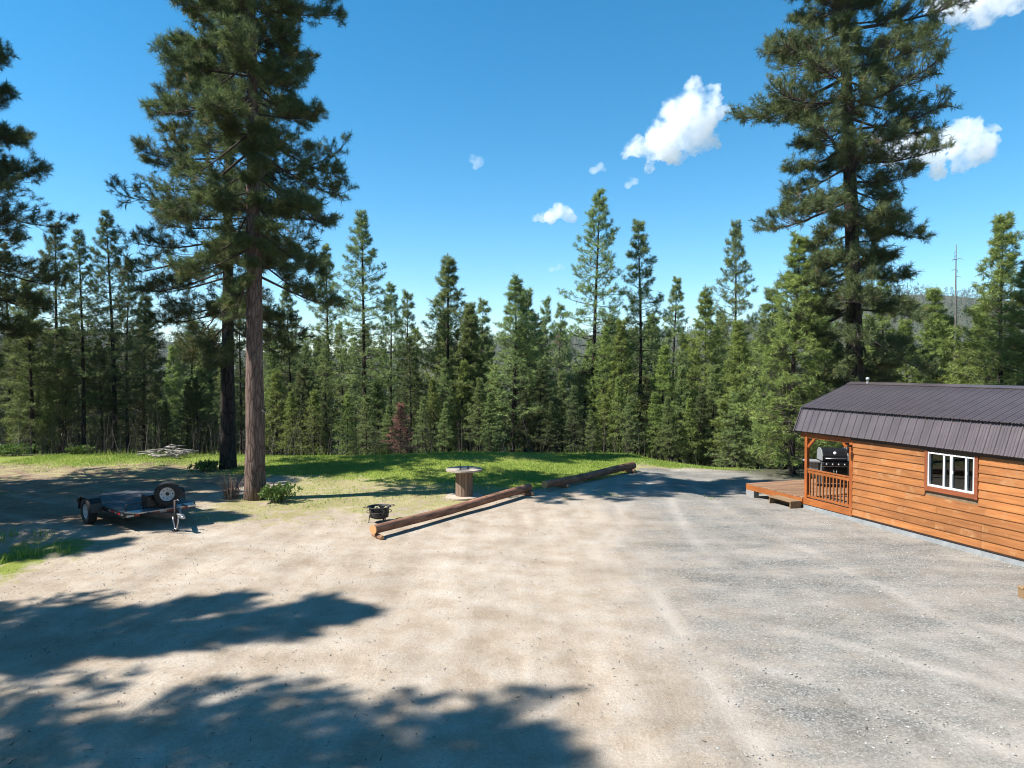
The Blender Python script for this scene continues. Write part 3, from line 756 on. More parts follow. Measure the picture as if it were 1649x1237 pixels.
# the rest of the wood behind: trees one cannot tell apart, in four zones
zones_f = [(-140, 250, 'dark crowded pine in the wood left of the low sky gap'), (300, 690, 'crowded pine in the wood behind the reddish trunk and young firs'),
           (690, 1100, 'crowded pine in the wood behind the middle of the lawn'), (1100, 1800, 'crowded pine in the wood behind the deck and cabin')]
rs = random.Random(77)
def s_b(d, z, px): return (CAM_H + ray(px, 540)[1] * d - z) / 13
used = []
for zi, (p0, p1, label) in enumerate(zones_f):
    n = int((p1 - p0) / 11)
    for i in range(n):
        for _ in range(20):
            d = 36 + 34 * rs.random() ** 1.1; px = rs.uniform(p0, p1)
            x, y, z = base_at(px, d)
            if all((x - a) ** 2 + (y - b) ** 2 > 1.7 for a, b in used): break
        used.append((x, y))
        ty = rs.uniform(505, 590)
        if 235 < px < 310: ty = rs.uniform(585, 620)
        top = CAM_H + ray(px, ty)[1] * d
        kit = rs.choice(['spire1', 'spire2', 'spire3', 'full1', 'full2', 'full3', 'thin1', 'thin2', 'thin1', 'thin2', 'full3'])
        k = kits[kit]; s = (top - z) / k['H']
        leaf = rs.choice(['needle', 'needle', 'needleblue'] if px < 480 else ['needle', 'needleyellow', 'needleblue', 'needleblue'])
        if i % 13 == 5:
            plant_tree('dead_pine', kits['bare'], (x, y, z), rs.uniform(0, 6.28), s_b(d, z, px), label.replace('dark ', '').replace('crowded pine', 'leafless dead pine'), 'tree', label.replace('dark ', '').replace('crowded pine', 'leafless dead pines'), 'needlered', 'deadwood', None, 'deadwood'); continue
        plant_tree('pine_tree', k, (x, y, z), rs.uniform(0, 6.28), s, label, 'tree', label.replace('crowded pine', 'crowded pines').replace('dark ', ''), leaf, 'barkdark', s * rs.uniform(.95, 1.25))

# woods too far to count
def far_wood(name, seed, n, dr, tuft_n, K, label, hmin, hmax, azr=(-1.0, 1.05)):
    rng = np.random.default_rng(seed)
    d = np.sqrt(rng.uniform(dr[0] ** 2, dr[1] ** 2, n)); a = rng.uniform(azr[0], azr[1], n)
    X = a * d; Y = d.copy(); Zg = terrain(X, Y); H = rng.uniform(hmin, hmax, n)
    if dr[0] < 100: H = np.minimum(H, (CAM_H + np.where(np.abs(a + .495) < .05, .02, .045) * d) - Zg)
    H = np.maximum(H, 4)
    u = rng.uniform(0, 1, (n, tuft_n)) ** 1.25; th = rng.uniform(0, 6.283, (n, tuft_n)); rr = H[:, None] * .17 * (1 - u) * rng.uniform(.35, 1.1, (n, tuft_n))
    P = np.stack([X[:, None] + rr * np.cos(th), Y[:, None] + rr * np.sin(th), Zg[:, None] + H[:, None] * (.14 + .86 * u)], -1).reshape(-1, 3)
    D = np.stack([np.cos(th), np.sin(th), np.full_like(th, .25)], -1).reshape(-1, 3)
    S = np.repeat(H * .085, tuft_n) * rng.uniform(.7, 1.3, n * tuft_n)
    me = tufts_mesh(name, P, unit(D), S, K, .34 if K < 6 else .12, rng, .9)
    o = link(name, me, M['farneedle']); tag(o, label, 'forest', None, 'stuff')
far_wood('far_forest', 3, 520, (72, 190), 90, 6, 'dense wood falling away behind the first rows of pines', 9, 16)
far_wood('hillside_forest', 4, 5000, (500, 1950), 12, 4, 'conifers covering the hill on the horizon at right', 12, 20, (.12, .85))
far_wood('valley_forest', 5, 3400, (190, 1300), 10, 4, 'conifers covering the low hills seen between the pines', 11, 18, (-.8, .12))

# ------------------------------------------------------------------ distant sky things: cumulus clouds
cm = bpy.data.materials.new('cloud_vapour'); cm.use_nodes = True
cn = cm.node_tree.nodes; cn.remove(cn['Principled BSDF'])
def vapour(name, dens):
    m = bpy.data.materials.new(name); m.use_nodes = True; N = m.node_tree.nodes; N.remove(N['Principled BSDF'])
    v = N.new('ShaderNodeVolumeScatter')
    L = m.node_tree.links; tc = coords(N, L, (1, 1, 1)); n1 = noise(N, L, .016, 5, tc, .62)
    mr = N.new('ShaderNodeMapRange'); mr.inputs['From Min'].default_value = .40; mr.inputs['From Max'].default_value = .70; mr.inputs['To Max'].default_value = dens * 1.9
    L.new(n1.outputs['Fac'], mr.inputs[0]); L.new(mr.outputs[0], v.inputs['Density']); v.inputs['Anisotropy'].default_value = .35
    v.inputs['Color'].default_value = (1, 1, 1, 1)
    m.node_tree.links.new(v.outputs[0], N['Material Output'].inputs['Volume']); return m
tex1 = bpy.data.textures.new('cloud_billow', 'CLOUDS'); tex1.noise_scale = 34; tex1.noise_depth = 4
tex2 = bpy.data.textures.new('cloud_fray', 'CLOUDS'); tex2.noise_scale = 9; tex2.noise_depth = 3
def cloud(px, py, D, blobs, dens, label, vox=4, k1=48, k2=20):
    c = at(px, py, D); rr = random.Random(int(px))
    bm = bmesh.new()
    for bx, by, br in blobs:                      # offsets in photo pixels about the centre, radius in pixels
        s = D / F
        for j in range(3):
            q = Vector((bx * s + rr.uniform(-.3, .3) * br * s, rr.uniform(-.7, .7) * br * s, -by * s + rr.uniform(-.3, .3) * br * s))
            bmesh.ops.create_icosphere(bm, subdivisions=2, radius=br * s * rr.uniform(.65, .95), matrix=Matrix.Translation(q))
    me = bpy.data.meshes.new('cloud'); bm.to_mesh(me); bm.free()
    o = link('cloud', me, vapour('vapour', dens)); o.location = c
    r_ = o.modifiers.new('union', 'REMESH'); r_.mode = 'VOXEL'; r_.voxel_size = vox
    for tx, st in ((tex1, k1), (tex2, k2)):
        dm = o.modifiers.new('billow', 'DISPLACE'); dm.texture = tx; dm.texture_coords = 'LOCAL'; dm.strength = st; dm.mid_level = .5
    return tag(o, label, 'cloud', 'cumulus clouds')
cloud(1090, 205, 2000, [(25, -55, 20), (45, -45, 24), (10, -30, 30), (40, -15, 32), (-5, 5, 30), (-25, 15, 26), (-60, 32, 18), (-35, 38, 22), (-5, 40, 22), (25, 15, 26), (62, 22, 14), (72, -22, 13), (58, -38, 14), (-75, 38, 10), (-42, 62, 8)], .032, 'largest white cumulus cloud, left of the very tall spreading pine')
cloud(897, 344, 2600, [(-25, 6, 9), (-10, 4, 12), (5, -5, 14), (15, 0, 14), (25, 6, 9), (-36, 9, 5)], .028, 'small flat white cloud left of the tallest spire', 4, 20, 7)
cloud(1535, 240, 2000, [(-95, 0, 26), (-60, -5, 30), (-30, 8, 26), (0, -15, 30), (20, -30, 22), (40, 0, 24), (60, 2, 15), (15, 22, 20), (-20, 28, 16), (-120, -12, 18)], .028, 'white cloud partly hidden behind the very tall spreading pine')
cloud(1580, -5, 2000, [(-70, 0, 26), (-30, 5, 34), (20, 0, 40), (70, -10, 40), (110, -20, 40)], .025, 'white cloud cut off by the top right corner')
cloud(1597, 207, 2000, [(-8, 0, 7), (4, 0, 8), (12, 2, 5)], .03, 'small puff of cloud right of the cloud behind the tall pine', 4, 14, 6)
cloud(768, 260, 2000, [(-6, -4, 7), (4, 0, 9), (0, 8, 6)], .016, 'faint lone wisp of cloud left of the tallest spire', 4, 16, 8)
cloud(963, 271, 2000, [(-8, 4, 6), (3, 0, 9), (10, 4, 5)], .022, 'small puff of cloud above the tallest spire', 4, 14, 7)
cloud(1018, 295, 2000, [(-6, 2, 6), (4, -2, 8)], .020, 'small puff of cloud right of the top of the tallest spire', 4, 12, 6)
cloud(898, 431, 2600, [(-10, 2, 5), (2, 0, 7), (10, 2, 4)], .012, 'faint low wisp of cloud above the slim dark pine pair', 4, 12, 6)
def contrail(p0, p1, D, rpx, label):
    a, b = at(*p0, D), at(*p1, D); m = MB(); s = D / F
    n = 14; pts = [a.lerp(b, i / n) - a for i in range(n + 1)]
    m.tube(pts, [rpx * s * (.35 + .65 * math.sin(math.pi * min(max((i + .3) / (n + .6), 0), 1)) ** .5) for i in range(n + 1)], 10)
    o = m.build('contrail', vapour('trail', .004)); o.location = a
    tag(o, label, 'contrail', 'thin vapour trails')
contrail((1050, 432), (1160, 434), 4000, 2.6, 'thin white vapour streak low in the sky left of the very tall spreading pine')
contrail((1440, 437), (1590, 440), 4000, 3.0, 'thin white vapour streak crossing behind the bare snag')
# ------------------------------------------------------------------ cabin (local x = along the wall towards the viewer, y = into the cabin, z = up)
O = Vector((8.53, 20.2, 0)); CAB_RZ = math.atan2(-.949, .317)
cabin = thing('cabin', O, CAB_RZ, 'orange-stained wooden cabin with dark metal barn roof and front porch', 'cabin')
LEN, W, PORCH, FL = 10.4, 3.84, 1.72, .30
def part(name, mt, parent=cabin, bevel=0, **k):
    m = MB(); 
    return m
MB().box(-.02, LEN, -.015, .05, -.05, .105).build('skirt', M['skirt'], cabin)
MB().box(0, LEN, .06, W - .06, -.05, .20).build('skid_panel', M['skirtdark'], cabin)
MB().box(-.02, LEN, W - .05, W + .015, -.05, .105).build('skirt', M['skirt'], cabin)
# porch floor and beams
for i in range(12):
    x0 = .02 + i * .142
    MB().box(x0, x0 + .136, .04, W - .04, FL - .04, FL).build('floor_board', M['deck'], cabin, .004)
MB().box(-.03, PORCH + .06, -.02, .035, .125, FL + .01).build('rim_beam', M['rail'], cabin, .005)
MB().box(-.03, PORCH + .06, W - .035, W + .02, .125, FL + .01).build('rim_beam', M['rail'], cabin, .005)
MB().box(-.034, .018, .04, W - .04, .125, FL - .045).build('rim_beam', M['rail'], cabin, .005)
for m_ in (.0, W - .1):
    MB().box(-.02, .08, m_, m_ + .1, FL, 2.25).build('post', M['trim'], cabin, .006)
    MB().box(PORCH - .06, PORCH + .06, m_ - .004, m_ + .104, .14, 2.25).build('post', M['trim'], cabin, .006)
    MB().box(-.2, PORCH + .06, m_ + .012, m_ + .09, 2.06, 2.20).build('beam', M['trim'], cabin, .005)
    for s0, s1 in ((.08, .34), (PORCH - .06, PORCH - .32)):
        MB().bar((s0, m_ + .05, 1.80), (s1, m_ + .05, 2.06), .06, .07).build('brace', M['trim'], cabin)
    # railing
    MB().box(.08, PORCH - .06, m_ + .015, m_ + .085, 1.13, 1.17).build('handrail', M['rail'], cabin, .005)
    MB().box(.08, PORCH - .06, m_ + .03, m_ + .07, 1.04, 1.12).build('rail', M['rail'], cabin, .004)
    MB().box(.08, PORCH - .06, m_ + .03, m_ + .07, .34, .40).build('rail', M['rail'], cabin, .004)
    bal = MB().box(-.018, .018, -.018, .018, 0, .64).mesh('baluster', .003)
    for i in range(12):
        o = link('baluster', bal, M['rail'], cabin); o.location = (.08 + (PORCH - .14) * (i + .65) / 12.3, m_ + .05, .40)
# wall core and siding boards
win0, win1, wz0, wz1 = 4.06, 5.22, 1.31, 2.12
core = MB()
for x0, x1, z0, z1 in ((PORCH, win0, .2, 2.5), (win1, LEN, .2, 2.5), (win0, win1, .2, wz0), (win0, win1, wz1, 2.5)):
    core.box(x0, x1, .03, .10, z0, z1)
core.build('wall', M['interior'], cabin)
MB().box(PORCH, LEN, W - .10, W - .03, .2, 2.5).build('wall', M['siding'], cabin)
MB().prism([(.10, .2), (W - .10, .2), (W - .10, 2.3), (W - .30, 2.82), (W / 2, 3.48), (.30, 2.82), (.10, 2.3)], 0, .07, Matrix(((0, 0, 1, PORCH), (1, 0, 0, 0), (0, 1, 0, 0), (0, 0, 0, 1)))).build('porch_wall', M['siding'], cabin)
MB().prism([(.02, .2), (W - .02, .2), (W - .02, 2.3), (W - .25, 2.85), (W / 2, 3.52), (.25, 2.85), (.02, 2.3)], 0, .08, Matrix(((0, 0, 1, LEN - .08), (1, 0, 0, 0), (0, 1, 0, 0), (0, 0, 0, 1)))).build('gable_wall', M['siding'], cabin)
MB().box(PORCH + .1, LEN - .1, .12, W - .12, .2, FL).build('floor', M['interior'], cabin)
NB = 11; z_lo = .155; pitch = (2.16 - z_lo) / NB
rb = random.Random(3)
def board(x0, x1, z):
    pr = [(.0, z), (.032, z), (.036, z + .012), (.012, z + pitch + .012), (.0, z + pitch + .012)]    # lap profile: proud at its lower edge
    pr = [(.03 - a, b) for a, b in pr]
    n = len(pr); v = [(x0 + .0015, a, b) for a, b in pr] + [(x1 - .0015, a, b) for a, b in pr]
    xm = (x0 + x1) / 2; v = [(p[0] - xm, p[1], p[2] - z) for p in v]
    o = MB().add(v, [tuple(range(n)), tuple(range(n, 2 * n))[::-1]] + [(i, n + i, n + (i + 1) % n, (i + 1) % n) for i in range(n)]).build('siding_board', M['siding'], cabin)
    o.location = (xm, -.004 + rb.uniform(-.0015, .0015), z)
for i in range(NB):
    z = z_lo + i * pitch
    spans = [(PORCH + .062, LEN)]
    if z + pitch > wz0 - .10 and z < wz1 + .06: spans = [(PORCH + .062, win0 - .085), (win1 + .085, LEN)]
    for a, b in spans:
        cuts = [a]
        j = a + (2.44 if i % 2 else 3.66) + rb.uniform(-.1, .1)
        while j < b - .6: cuts.append(j); j += 3.66
        cuts.append(b)
        for c0, c1 in zip(cuts, cuts[1:]): board(c0, c1, z)
MB().box(PORCH + .02, LEN, -.03, .03, 2.162, 2.25).build('frieze_board', M['fascia'], cabin)
MB().box(PORCH + .06, LEN, -.012, .028, .118, .153).build('drip_edge', M['fascia'], cabin)
# window: stained trim, white frame with two sashes, four visible lights
win = MB().box(win0 - .0, win0 + .035, -.022, .08, wz0, wz1).box(win1 - .035, win1, -.022, .08, wz0, wz1).box(win0 + .035, win1 - .035, -.022, .08, wz0, wz0 + .045).box(win0 + .035, win1 - .035, -.022, .08, wz1 - .04, wz1).build('window', M['whitepaint'], cabin, .004)
for x0, x1, z0, z1 in ((win0 - .085, win0 - .002, wz0 - .12, 2.16), (win1 + .002, win1 + .085, wz0 - .12, 2.16), (win0 - .002, win1 + .002, wz0 - .11, wz0 - .002)):
    MB().box(x0, x1, -.03, .035, z0, z1).build('trim', M['wintrim'], win, .004)
sash = [win0 + .035, win0 + .41, win0 + .60, win0 + .955, win1 - .035]
for i, wd in ((1, .045), (2, .065), (3, .045)):
    MB().box(sash[i] - wd / 2, sash[i] + wd / 2, -.012 if i != 2 else -.018, .05, wz0 + .045, wz1 - .04).build('mullion', M['whitepaint'], win, .003)
for a, b, yy in ((0, 1, .04), (1, 2, .02), (2, 3, .02), (3, 4, .04)):
    MB().box(sash[a], sash[b], yy, yy + .005, wz0 + .045, wz1 - .04).build('pane', M['glass'], win)
MB().box(sash[2] + .036, sash[2] + .056, -.022, -.008, wz0 + .38, wz0 + .44).build('latch', M['whitepaint'], win)
MB().box(sash[3] + .024, sash[3] + .042, -.022, -.008, wz0 + .40, wz0 + .46).build('latch', M['whitepaint'], win)
MB().add([(sash[4] - .16, .10, wz0 + .03), (sash[4], .10, wz0 + .03), (sash[4], .10, wz0 + .42), (sash[4] - .16, .13, wz0 + .03), (sash[4], .13, wz0 + .03), (sash[4], .13, wz0 + .42)], [(0, 1, 2), (5, 4, 3), (0, 3, 4, 1), (1, 4, 5, 2), (2, 5, 3, 0)]).build('curtain', M['cloth'], win)
# roof: ribbed metal panels, two pitches on either side
E = [(-.13, 2.25), (.15, 2.945), (W / 2, 3.63)]
def panel_mesh(p0, p1, width, ribs, lift=0.0, minor=False):
    (y0, z0), (y1, z1) = p0, p1
    L_ = math.hypot(y1 - y0, z1 - z0); nrm = Vector((0, -(z1 - z0) / L_, (y1 - y0) / L_))
    prof = []
    pt = width / ribs
    for i in range(ribs):
        x = i * pt
        prof += [(x, 0.0), (x + .006, .0), (x + .020, .021), (x + .042, .021), (x + .056, .0)]
        if minor:
            for q in (.36, .64): 
                xx = x + pt * q + .02; prof += [(xx - .01, 0), (xx + .006, .013), (xx + .020, .013), (xx + .036, 0)]
    prof.append((width + .004, 0))
    v = []
    for (yy, zz) in (p0, p1):
        for x, h in prof: v.append(Vector((x, yy, zz)) + nrm * (h + lift))
    for (yy, zz) in (p0, p1):
        for x, h in prof: v.append(Vector((x, yy, zz)) + nrm * (h + lift - .004))
    n = len(prof); f = [(i, i + 1, n + i + 1, n + i) for i in range(n - 1)] + [(3 * n + i, 3 * n + i + 1, 2 * n + i + 1, 2 * n + i) for i in range(n - 1)]
    f += [(2 * n + i, 2 * n + i + 1, i + 1, i) for i in range(n - 1)] + [(n + i, n + i + 1, 3 * n + i + 1, 3 * n + i) for i in range(n - 1)]
    return MB().add(v, f)
PW = .914; r0_ = -.27; NP = int((LEN + .27 + .25) / PW) + 1
mir = lambda p: (W - p[0], p[1])
lowerA = panel_mesh(E[0], (E[1][0] - .004, E[1][1] - .012), PW, 4, 0, True).mesh('roof_panel'); upperA = panel_mesh((E[1][0] - .09, E[1][1] - .024), E[2], PW, 4, .012, True).mesh('roof_panel')
lowerB = panel_mesh(mir((E[1][0] - .004, E[1][1] - .012)), mir(E[0]), PW, 4, 0, True).mesh('roof_panel'); upperB = panel_mesh(mir(E[2]), mir((E[1][0] - .09, E[1][1] - .024)), PW, 4, .012, True).mesh('roof_panel')
for i in range(NP):
    for me in (lowerA, upperA, lowerB, upperB):
        o = link('roof_panel', me, M['roof'], cabin); o.location = (r0_ + i * PW, 0, 0)
rend = r0_ + NP * PW
rc = MB(); 
for s in (1, -1):
    y1 = W / 2 - s * .16; rc.add([(r0_ - .01, W / 2, 3.675), (rend, W / 2, 3.675), (rend, y1, 3.614), (r0_ - .01, y1, 3.614), (r0_ - .01, W / 2, 3.669), (rend, W / 2, 3.669), (rend, y1, 3.606), (r0_ - .01, y1, 3.606)], [(0, 1, 2, 3), (7, 6, 5, 4), (2, 6, 7, 3), (0, 3, 7, 4), (1, 5, 6, 2)])
rc.build('ridge_cap', M['roof'], cabin)
for s in (0, 1):
    q = (lambda p: p) if s == 0 else mir
    # rake trim along the gable edge and the dark soffit/fascia
    for a, b in ((E[0], E[1]), (E[1], E[2])):
        pa, pb = q(a), q(b)
        MB().bar((r0_ - .016, pa[0], pa[1] - .035), (r0_ - .016, pb[0], pb[1] - .035), .03, .10).build('rake_trim', M['roof'], cabin)
    y0 = q((-.10, 0))[0]; y1 = q((.0, 0))[0]
    MB().box(r0_, rend, min(y0, y1), max(y0, y1), 2.225, 2.245).build('soffit', M['fascia'], cabin)
# roof sheathing keeps the inside dark
for a, b in ((E[0], E[1]), (E[1], E[2])):
    for q in ((lambda p: p), mir):
        pa, pb = q(a), q(b)
        MB().bar((PORCH - 1.9, (pa[0] + pb[0]) / 2 , (pa[1] + pb[1]) / 2 - .06), (rend - .05, (pa[0] + pb[0]) / 2, (pa[1] + pb[1]) / 2 - .06), math.hypot(pb[0] - pa[0], pb[1] - pa[1]) - .1, .03, (0, -(pb[1] - pa[1]), pb[0] - pa[0])).build('sheathing', M['fascia'], cabin)
MB().box(PORCH + .1, LEN - .1, .12, W - .12, 2.42, 2.45).build('ceiling', M['interior'], cabin)
v = MB(); v.lathe([(.03, 0), (.03, .10), (.05, .10), (.045, .16), (.0, .17)], 10, (.42, W / 2 - .06, 3.64)); v.build('vent_pipe', M['whitepaint'], cabin)
ln = MB().box(PORCH + .0, PORCH + .05, -.10, -.004, 1.98, 2.03).build('wall_lantern', M['black'], cabin)
MB().tube([(PORCH + .025, -.07, 1.99), (PORCH + .025, -.13, 2.05), (PORCH + .025, -.15, 1.97)], .012, 6).build('arm', M['black'], ln)
MB().lathe([(.015, 0), (.055, -.02), (.045, -.15), (.02, -.17)], 8, (PORCH + .025, -.15, 1.98)).build('lamp_shade', M['black'], ln)

# deck in front of the porch
DK = .315
deck = thing('deck', O, CAB_RZ, 'low reddish plank deck joined to the open end of the cabin porch', 'deck')
DL, DW0, DW1 = 2.55, -.02, 3.3
npk = 18; pw = DL / npk
for i in range(npk):
    x0 = -.045 - DL + i * pw
    MB().box(x0, x0 + pw - .008, DW0, DW1, DK - .035, DK + rb.uniform(-.002, .002)).build('plank', M['deck'], deck, .003)
for y0, y1 in ((DW0 - .022, DW0 + .018), (DW1 - .02, DW1 + .02), (1.6, 1.64)):
    MB().box(-.04 - DL, -.045, y0, y1, .12, DK - .038).build('joist', M['rail'], deck, .003)
MB().box(-.045 - DL - .04, -.045 - DL - .001, DW0 - .02, DW1 + .02, .12, DK - .002).build('rim_board', M['rail'], deck, .003)
def loc_w(x, y, z): return Matrix.Translation(O) @ Matrix.Rotation(CAB_RZ, 4, 'Z') @ Vector((x, y, z))
def block(x, y, label):
    p = loc_w(x, y, 0); g = gz(p.x, p.y)
    b = MB().box(-.2, .2, -.1, .1, -.05, .12 - g - .002).build('concrete_block', M['concrete'], None, .008)
    b.location = (p.x, p.y, g); b.rotation_euler = (0, 0, CAB_RZ); tag(b, label, 'block', 'blocks under the deck')
block(-DL + .12, .06, 'grey concrete block under the outer front corner of the deck')
block(-DL + .12, 1.62, 'grey concrete block under the middle of the outer deck edge')
block(-DL + .12, 3.2, 'grey concrete block under the far corner of the deck')

def box_step(loc, rz, lx, dy, h, label):
    s = thing('wooden_step', loc, rz, label, 'step', 'box steps')
    for i in range(3):
        y0 = -dy / 2 + i * dy / 3
        MB().box(-lx / 2, lx / 2, y0, y0 + dy / 3 - .006, h - .035, h).build('tread', M['step'], s, .003)
    for x0 in (-lx / 2 + .01, lx / 2 - .05):
        MB().box(x0, x0 + .04, -dy / 2 + .01, dy / 2 - .01, -.04, h - .036).build('side', M['step'], s, .003)
    MB().box(-lx / 2 + .052, lx / 2 - .052, dy / 2 - .05, dy / 2 - .012, -.04, h - .037).build('riser', M['step'], s, .003)
p = loc_w(-.52, -.26, 0); box_step((p.x, p.y, gz(p.x, p.y)), CAB_RZ, .95, .40, .21, 'open wooden box step at the deck by the porch post')
p = on_plane(1640, 962); box_step((p.x + .42, p.y - .1, gz(p.x + .4, p.y)), CAB_RZ + R(80), .8, .4, .2, 'wooden box step cut off by the right edge, in front of the cabin wall')

# ------------------------------------------------------------------ gas grill on the deck
gl = at(1341, 700, 22.1); GP = (gl.x, 22.1, DK)
grill = thing('gas_grill', GP, R(-8), 'black gas grill with grey side shelf seen through the porch', 'grill')
MB().box(-.37, .37, -.26, .26, .14, .66).build('cabinet', M['black'], grill, .01)
for s in (-1, 1):
    MB().box(s * .185 - .175, s * .185 + .175, -.282, -.262, .16, .64).build('door', M['black'], grill, .006)
    MB().tube([(s * .04, -.30, .35), (s * .04, -.30, .58)], .010, 8).build('handle', M['steel'], grill)
    MB().box(s * .40 - .02, s * .40 + .02, -.25, .25, .10, .78).build('side_panel', M['greyplastic'], grill, .006)
MB().box(-.38, .38, -.33, -.262, .68, .80).build('control_panel', M['black'], grill, .012)
MB().box(-.375, .375, -.345, -.332, .665, .68).build('trim_strip', M['steel'], grill)
for i in range(4):
    MB().lathe([(.028, 0), (.026, .03), (.0, .032)], 12, M=Matrix.Translation((-.27 + .18 * i, -.33, .74)) @ Matrix.Rotation(R(90), 4, 'X')).build('knob', M['steel'], grill)
MB().box(-.38, .38, -.26, .26, .68, .84).build('firebox', M['black'], grill, .01)
lid = MB(); prf = [(-.29, .845), (-.285, 1.00), (-.20, 1.15), (-.06, 1.22), (.12, 1.22), (.25, 1.12), (.27, .845)]
lid.prism(prf, -.37, .37, Matrix(((0, 0, 1, 0), (1, 0, 0, 0), (0, 1, 0, 0), (0, 0, 0, 1))))
lo = lid.build('lid', M['black'], grill, .015)
for s in (-1, 1):
    MB().prism([(y_ * 1.03, .84 + (z_ - .84) * 1.03) for y_, z_ in prf], s * .385 - .014, s * .385 + .014, Matrix(((0, 0, 1, 0), (1, 0, 0, 0), (0, 1, 0, 0), (0, 0, 0, 1)))).build('end_cap', M['greyplastic'], lo, .005)
MB().tube([(-.30, -.29, .93), (-.30, -.35, .93), (.30, -.35, .93), (.30, -.29, .93)], .014, 8).build('handle', M['steel'], lo)
MB().lathe([(.05, 0), (.05, .012), (.0, .014)], 16, M=Matrix.Translation((0, -.245, 1.085)) @ Matrix.Rotation(R(60), 4, 'X')).build('thermometer', M['whitepaint'], lo)
for s in (-1, 1):
    sh = MB().box(min(s * .43, s * .85), max(s * .43, s * .85), -.26, .24, .775, .83).build('side_shelf', M['greyplastic'], grill, .012)
    for i in range(3): MB().box(s * .64 - .10 + i * .1, s * .64 - .085 + i * .1, -.275, -.262, .70, .78).build('hook', M['steel'], sh)
MB().box(-.80, -.48, -.2, .2, .42, .76).build('tank_cover', M['greyplastic'], grill, .02)
for x_ in (-.33, .33):
    for y_ in (-.2, .2):
        MB().lathe([(.0, -.02), (.05, -.02), (.05, .02), (.0, .02)], 12, M=Matrix.Translation((x_, y_, .05)) @ Matrix.Rotation(R(90), 4, 'Y')).build('caster', M['rubber'], grill)
        MB().box(x_ - .015, x_ + .015, y_ - .03, y_ + .03, .05, .139).build('caster_bracket', M['steel'], grill)

# ------------------------------------------------------------------ logs along the lawn edge
def log(p, q, r0, r1, hz, label, seed):
    p = Vector(p); q = Vector(q); d = q - p; L_ = math.hypot(d.x, d.y)
    t = thing('log', (p.x, p.y, 0), math.atan2(d.y, d.x), label, 'log', 'logs along the lawn')
    rr = random.Random(seed); n, k = 26, 16; m = MB(); vs_ = []
    for i in range(n + 1):
        u = i / n; r = r0 + (r1 - r0) * u; oy = .03 * math.sin(u * 5 + seed); oz = .02 * math.sin(u * 7 + seed * 2)
        for j in range(k):
            a = 2 * math.pi * j / k; f = 1 + .035 * math.sin(3 * a + u * 9) + rr.uniform(-.02, .02)
            vs_.append((u * L_, oy + math.cos(a) * r * f, hz[0] + (hz[1] - hz[0]) * u + oz + math.sin(a) * r * f))
    m.add(vs_, [(i * k + j, i * k + (j + 1) % k, (i + 1) * k + (j + 1) % k, (i + 1) * k + j) for i in range(n) for j in range(k)], True)
    o = m.build('stem', M['logside'], t); o.data.transform(Matrix.Identity(4))
    for e, base in ((0, 0), (1, n * k)):
        c = MB(); c.add([(0, v[1], v[2]) for v in vs_[base:base + k]], [tuple(range(k)) if e else tuple(range(k))[::-1]])
        zc = hz[e] + .02 * math.sin(7 * e + seed * 2)
        c.v = [(x, y, z - zc) for x, y, z in c.v]
        # give the cut face its own thickness
        dx = .012 if e else -.012
        c.add([(dx, y, z) for x, y, z in c.v[:k]], [tuple(range(k))[::-1] if not e else tuple(range(k))]); c.f = c.f[1:]; c.sm = c.sm[1:]
        c.f += [(j, (j + 1) % k, k + (j + 1) % k, k + j) for j in range(k)]; c.sm += [False] * k
        ce = c.build('cut_end', M['logend'], t); ce.location = (L_ * e, 0, zc)
    for i in range(7):
        u = rr.uniform(.05, .95); a = rr.uniform(.2, 2.9); r = r0 + (r1 - r0) * u
        kx = MB().lathe([(.024, -.02), (.018, .006), (.0, .009)], 7); ko = kx.build('knot', M['limb'], t)
        ko.location = (u * L_, .03 * math.sin(u * 5 + seed) + math.cos(a) * r, hz[0] + (hz[1] - hz[0]) * u + .02 * math.sin(u * 7 + seed * 2) + math.sin(a) * r); ko.rotation_euler = (a - R(90), 0, 0)
    return t
def bolster(p, ang, L_, r, label):
    g = gz(p[0], p[1])
    t = thing('support_log', (p[0], p[1], g), ang, label, 'log', 'short logs carrying the long logs')
    MB().tube([(-L_ / 2, 0, r * .94), (-L_ / 6, .01, r * .95), (L_ / 6, .01, r * .95), (L_ / 2, 0, r * .94)], [r, r * 1.03, r * .98, r], 14, caps=False).build('stem', M['logside'], t)
    for e in (-1, 1):
        ce = MB().lathe([(r * .99, 0), (r * .96, .008), (0, .01)], 14, M=Matrix.Rotation(R(90) * e, 4, 'Y')).build('cut_end', M['logend'], t); ce.location = (e * L_ / 2, 0, r * .94)
A0, A1 = (-3.30, 16.55), (.55, 22.35); B0, B1 = (1.05, 22.75), (4.75, 27.1)
log((*A0, 0), (*A1, 0), .112, .125, (.20, .225), 'long reddish-brown peeled log in front of the spool table, nearest of the two', 1)
log((*B0, 0), (*B1, 0), .125, .135, (.24, .26), 'long log beyond the near one, running to the lawn crest', 4)
lang = math.atan2(A1[1] - A0[1], A1[0] - A0[0])
def along(p, q, u): return (p[0] + (q[0] - p[0]) * u, p[1] + (q[1] - p[1]) * u)
bolster(along(A0, A1, .018), lang + R(68), .50, .058, 'short support log under the near cut end of the near long log')
bolster(along(A0, A1, .975), lang + R(85), .55, .062, 'short support log under the far end of the near long log')
bolster(along(B0, B1, .17), lang + R(82), .5, .068, 'short support log under the near end of the far long log')
bolster(along(B0, B1, .94), lang + R(88), .5, .075, 'short support log under the far end of the far long log')

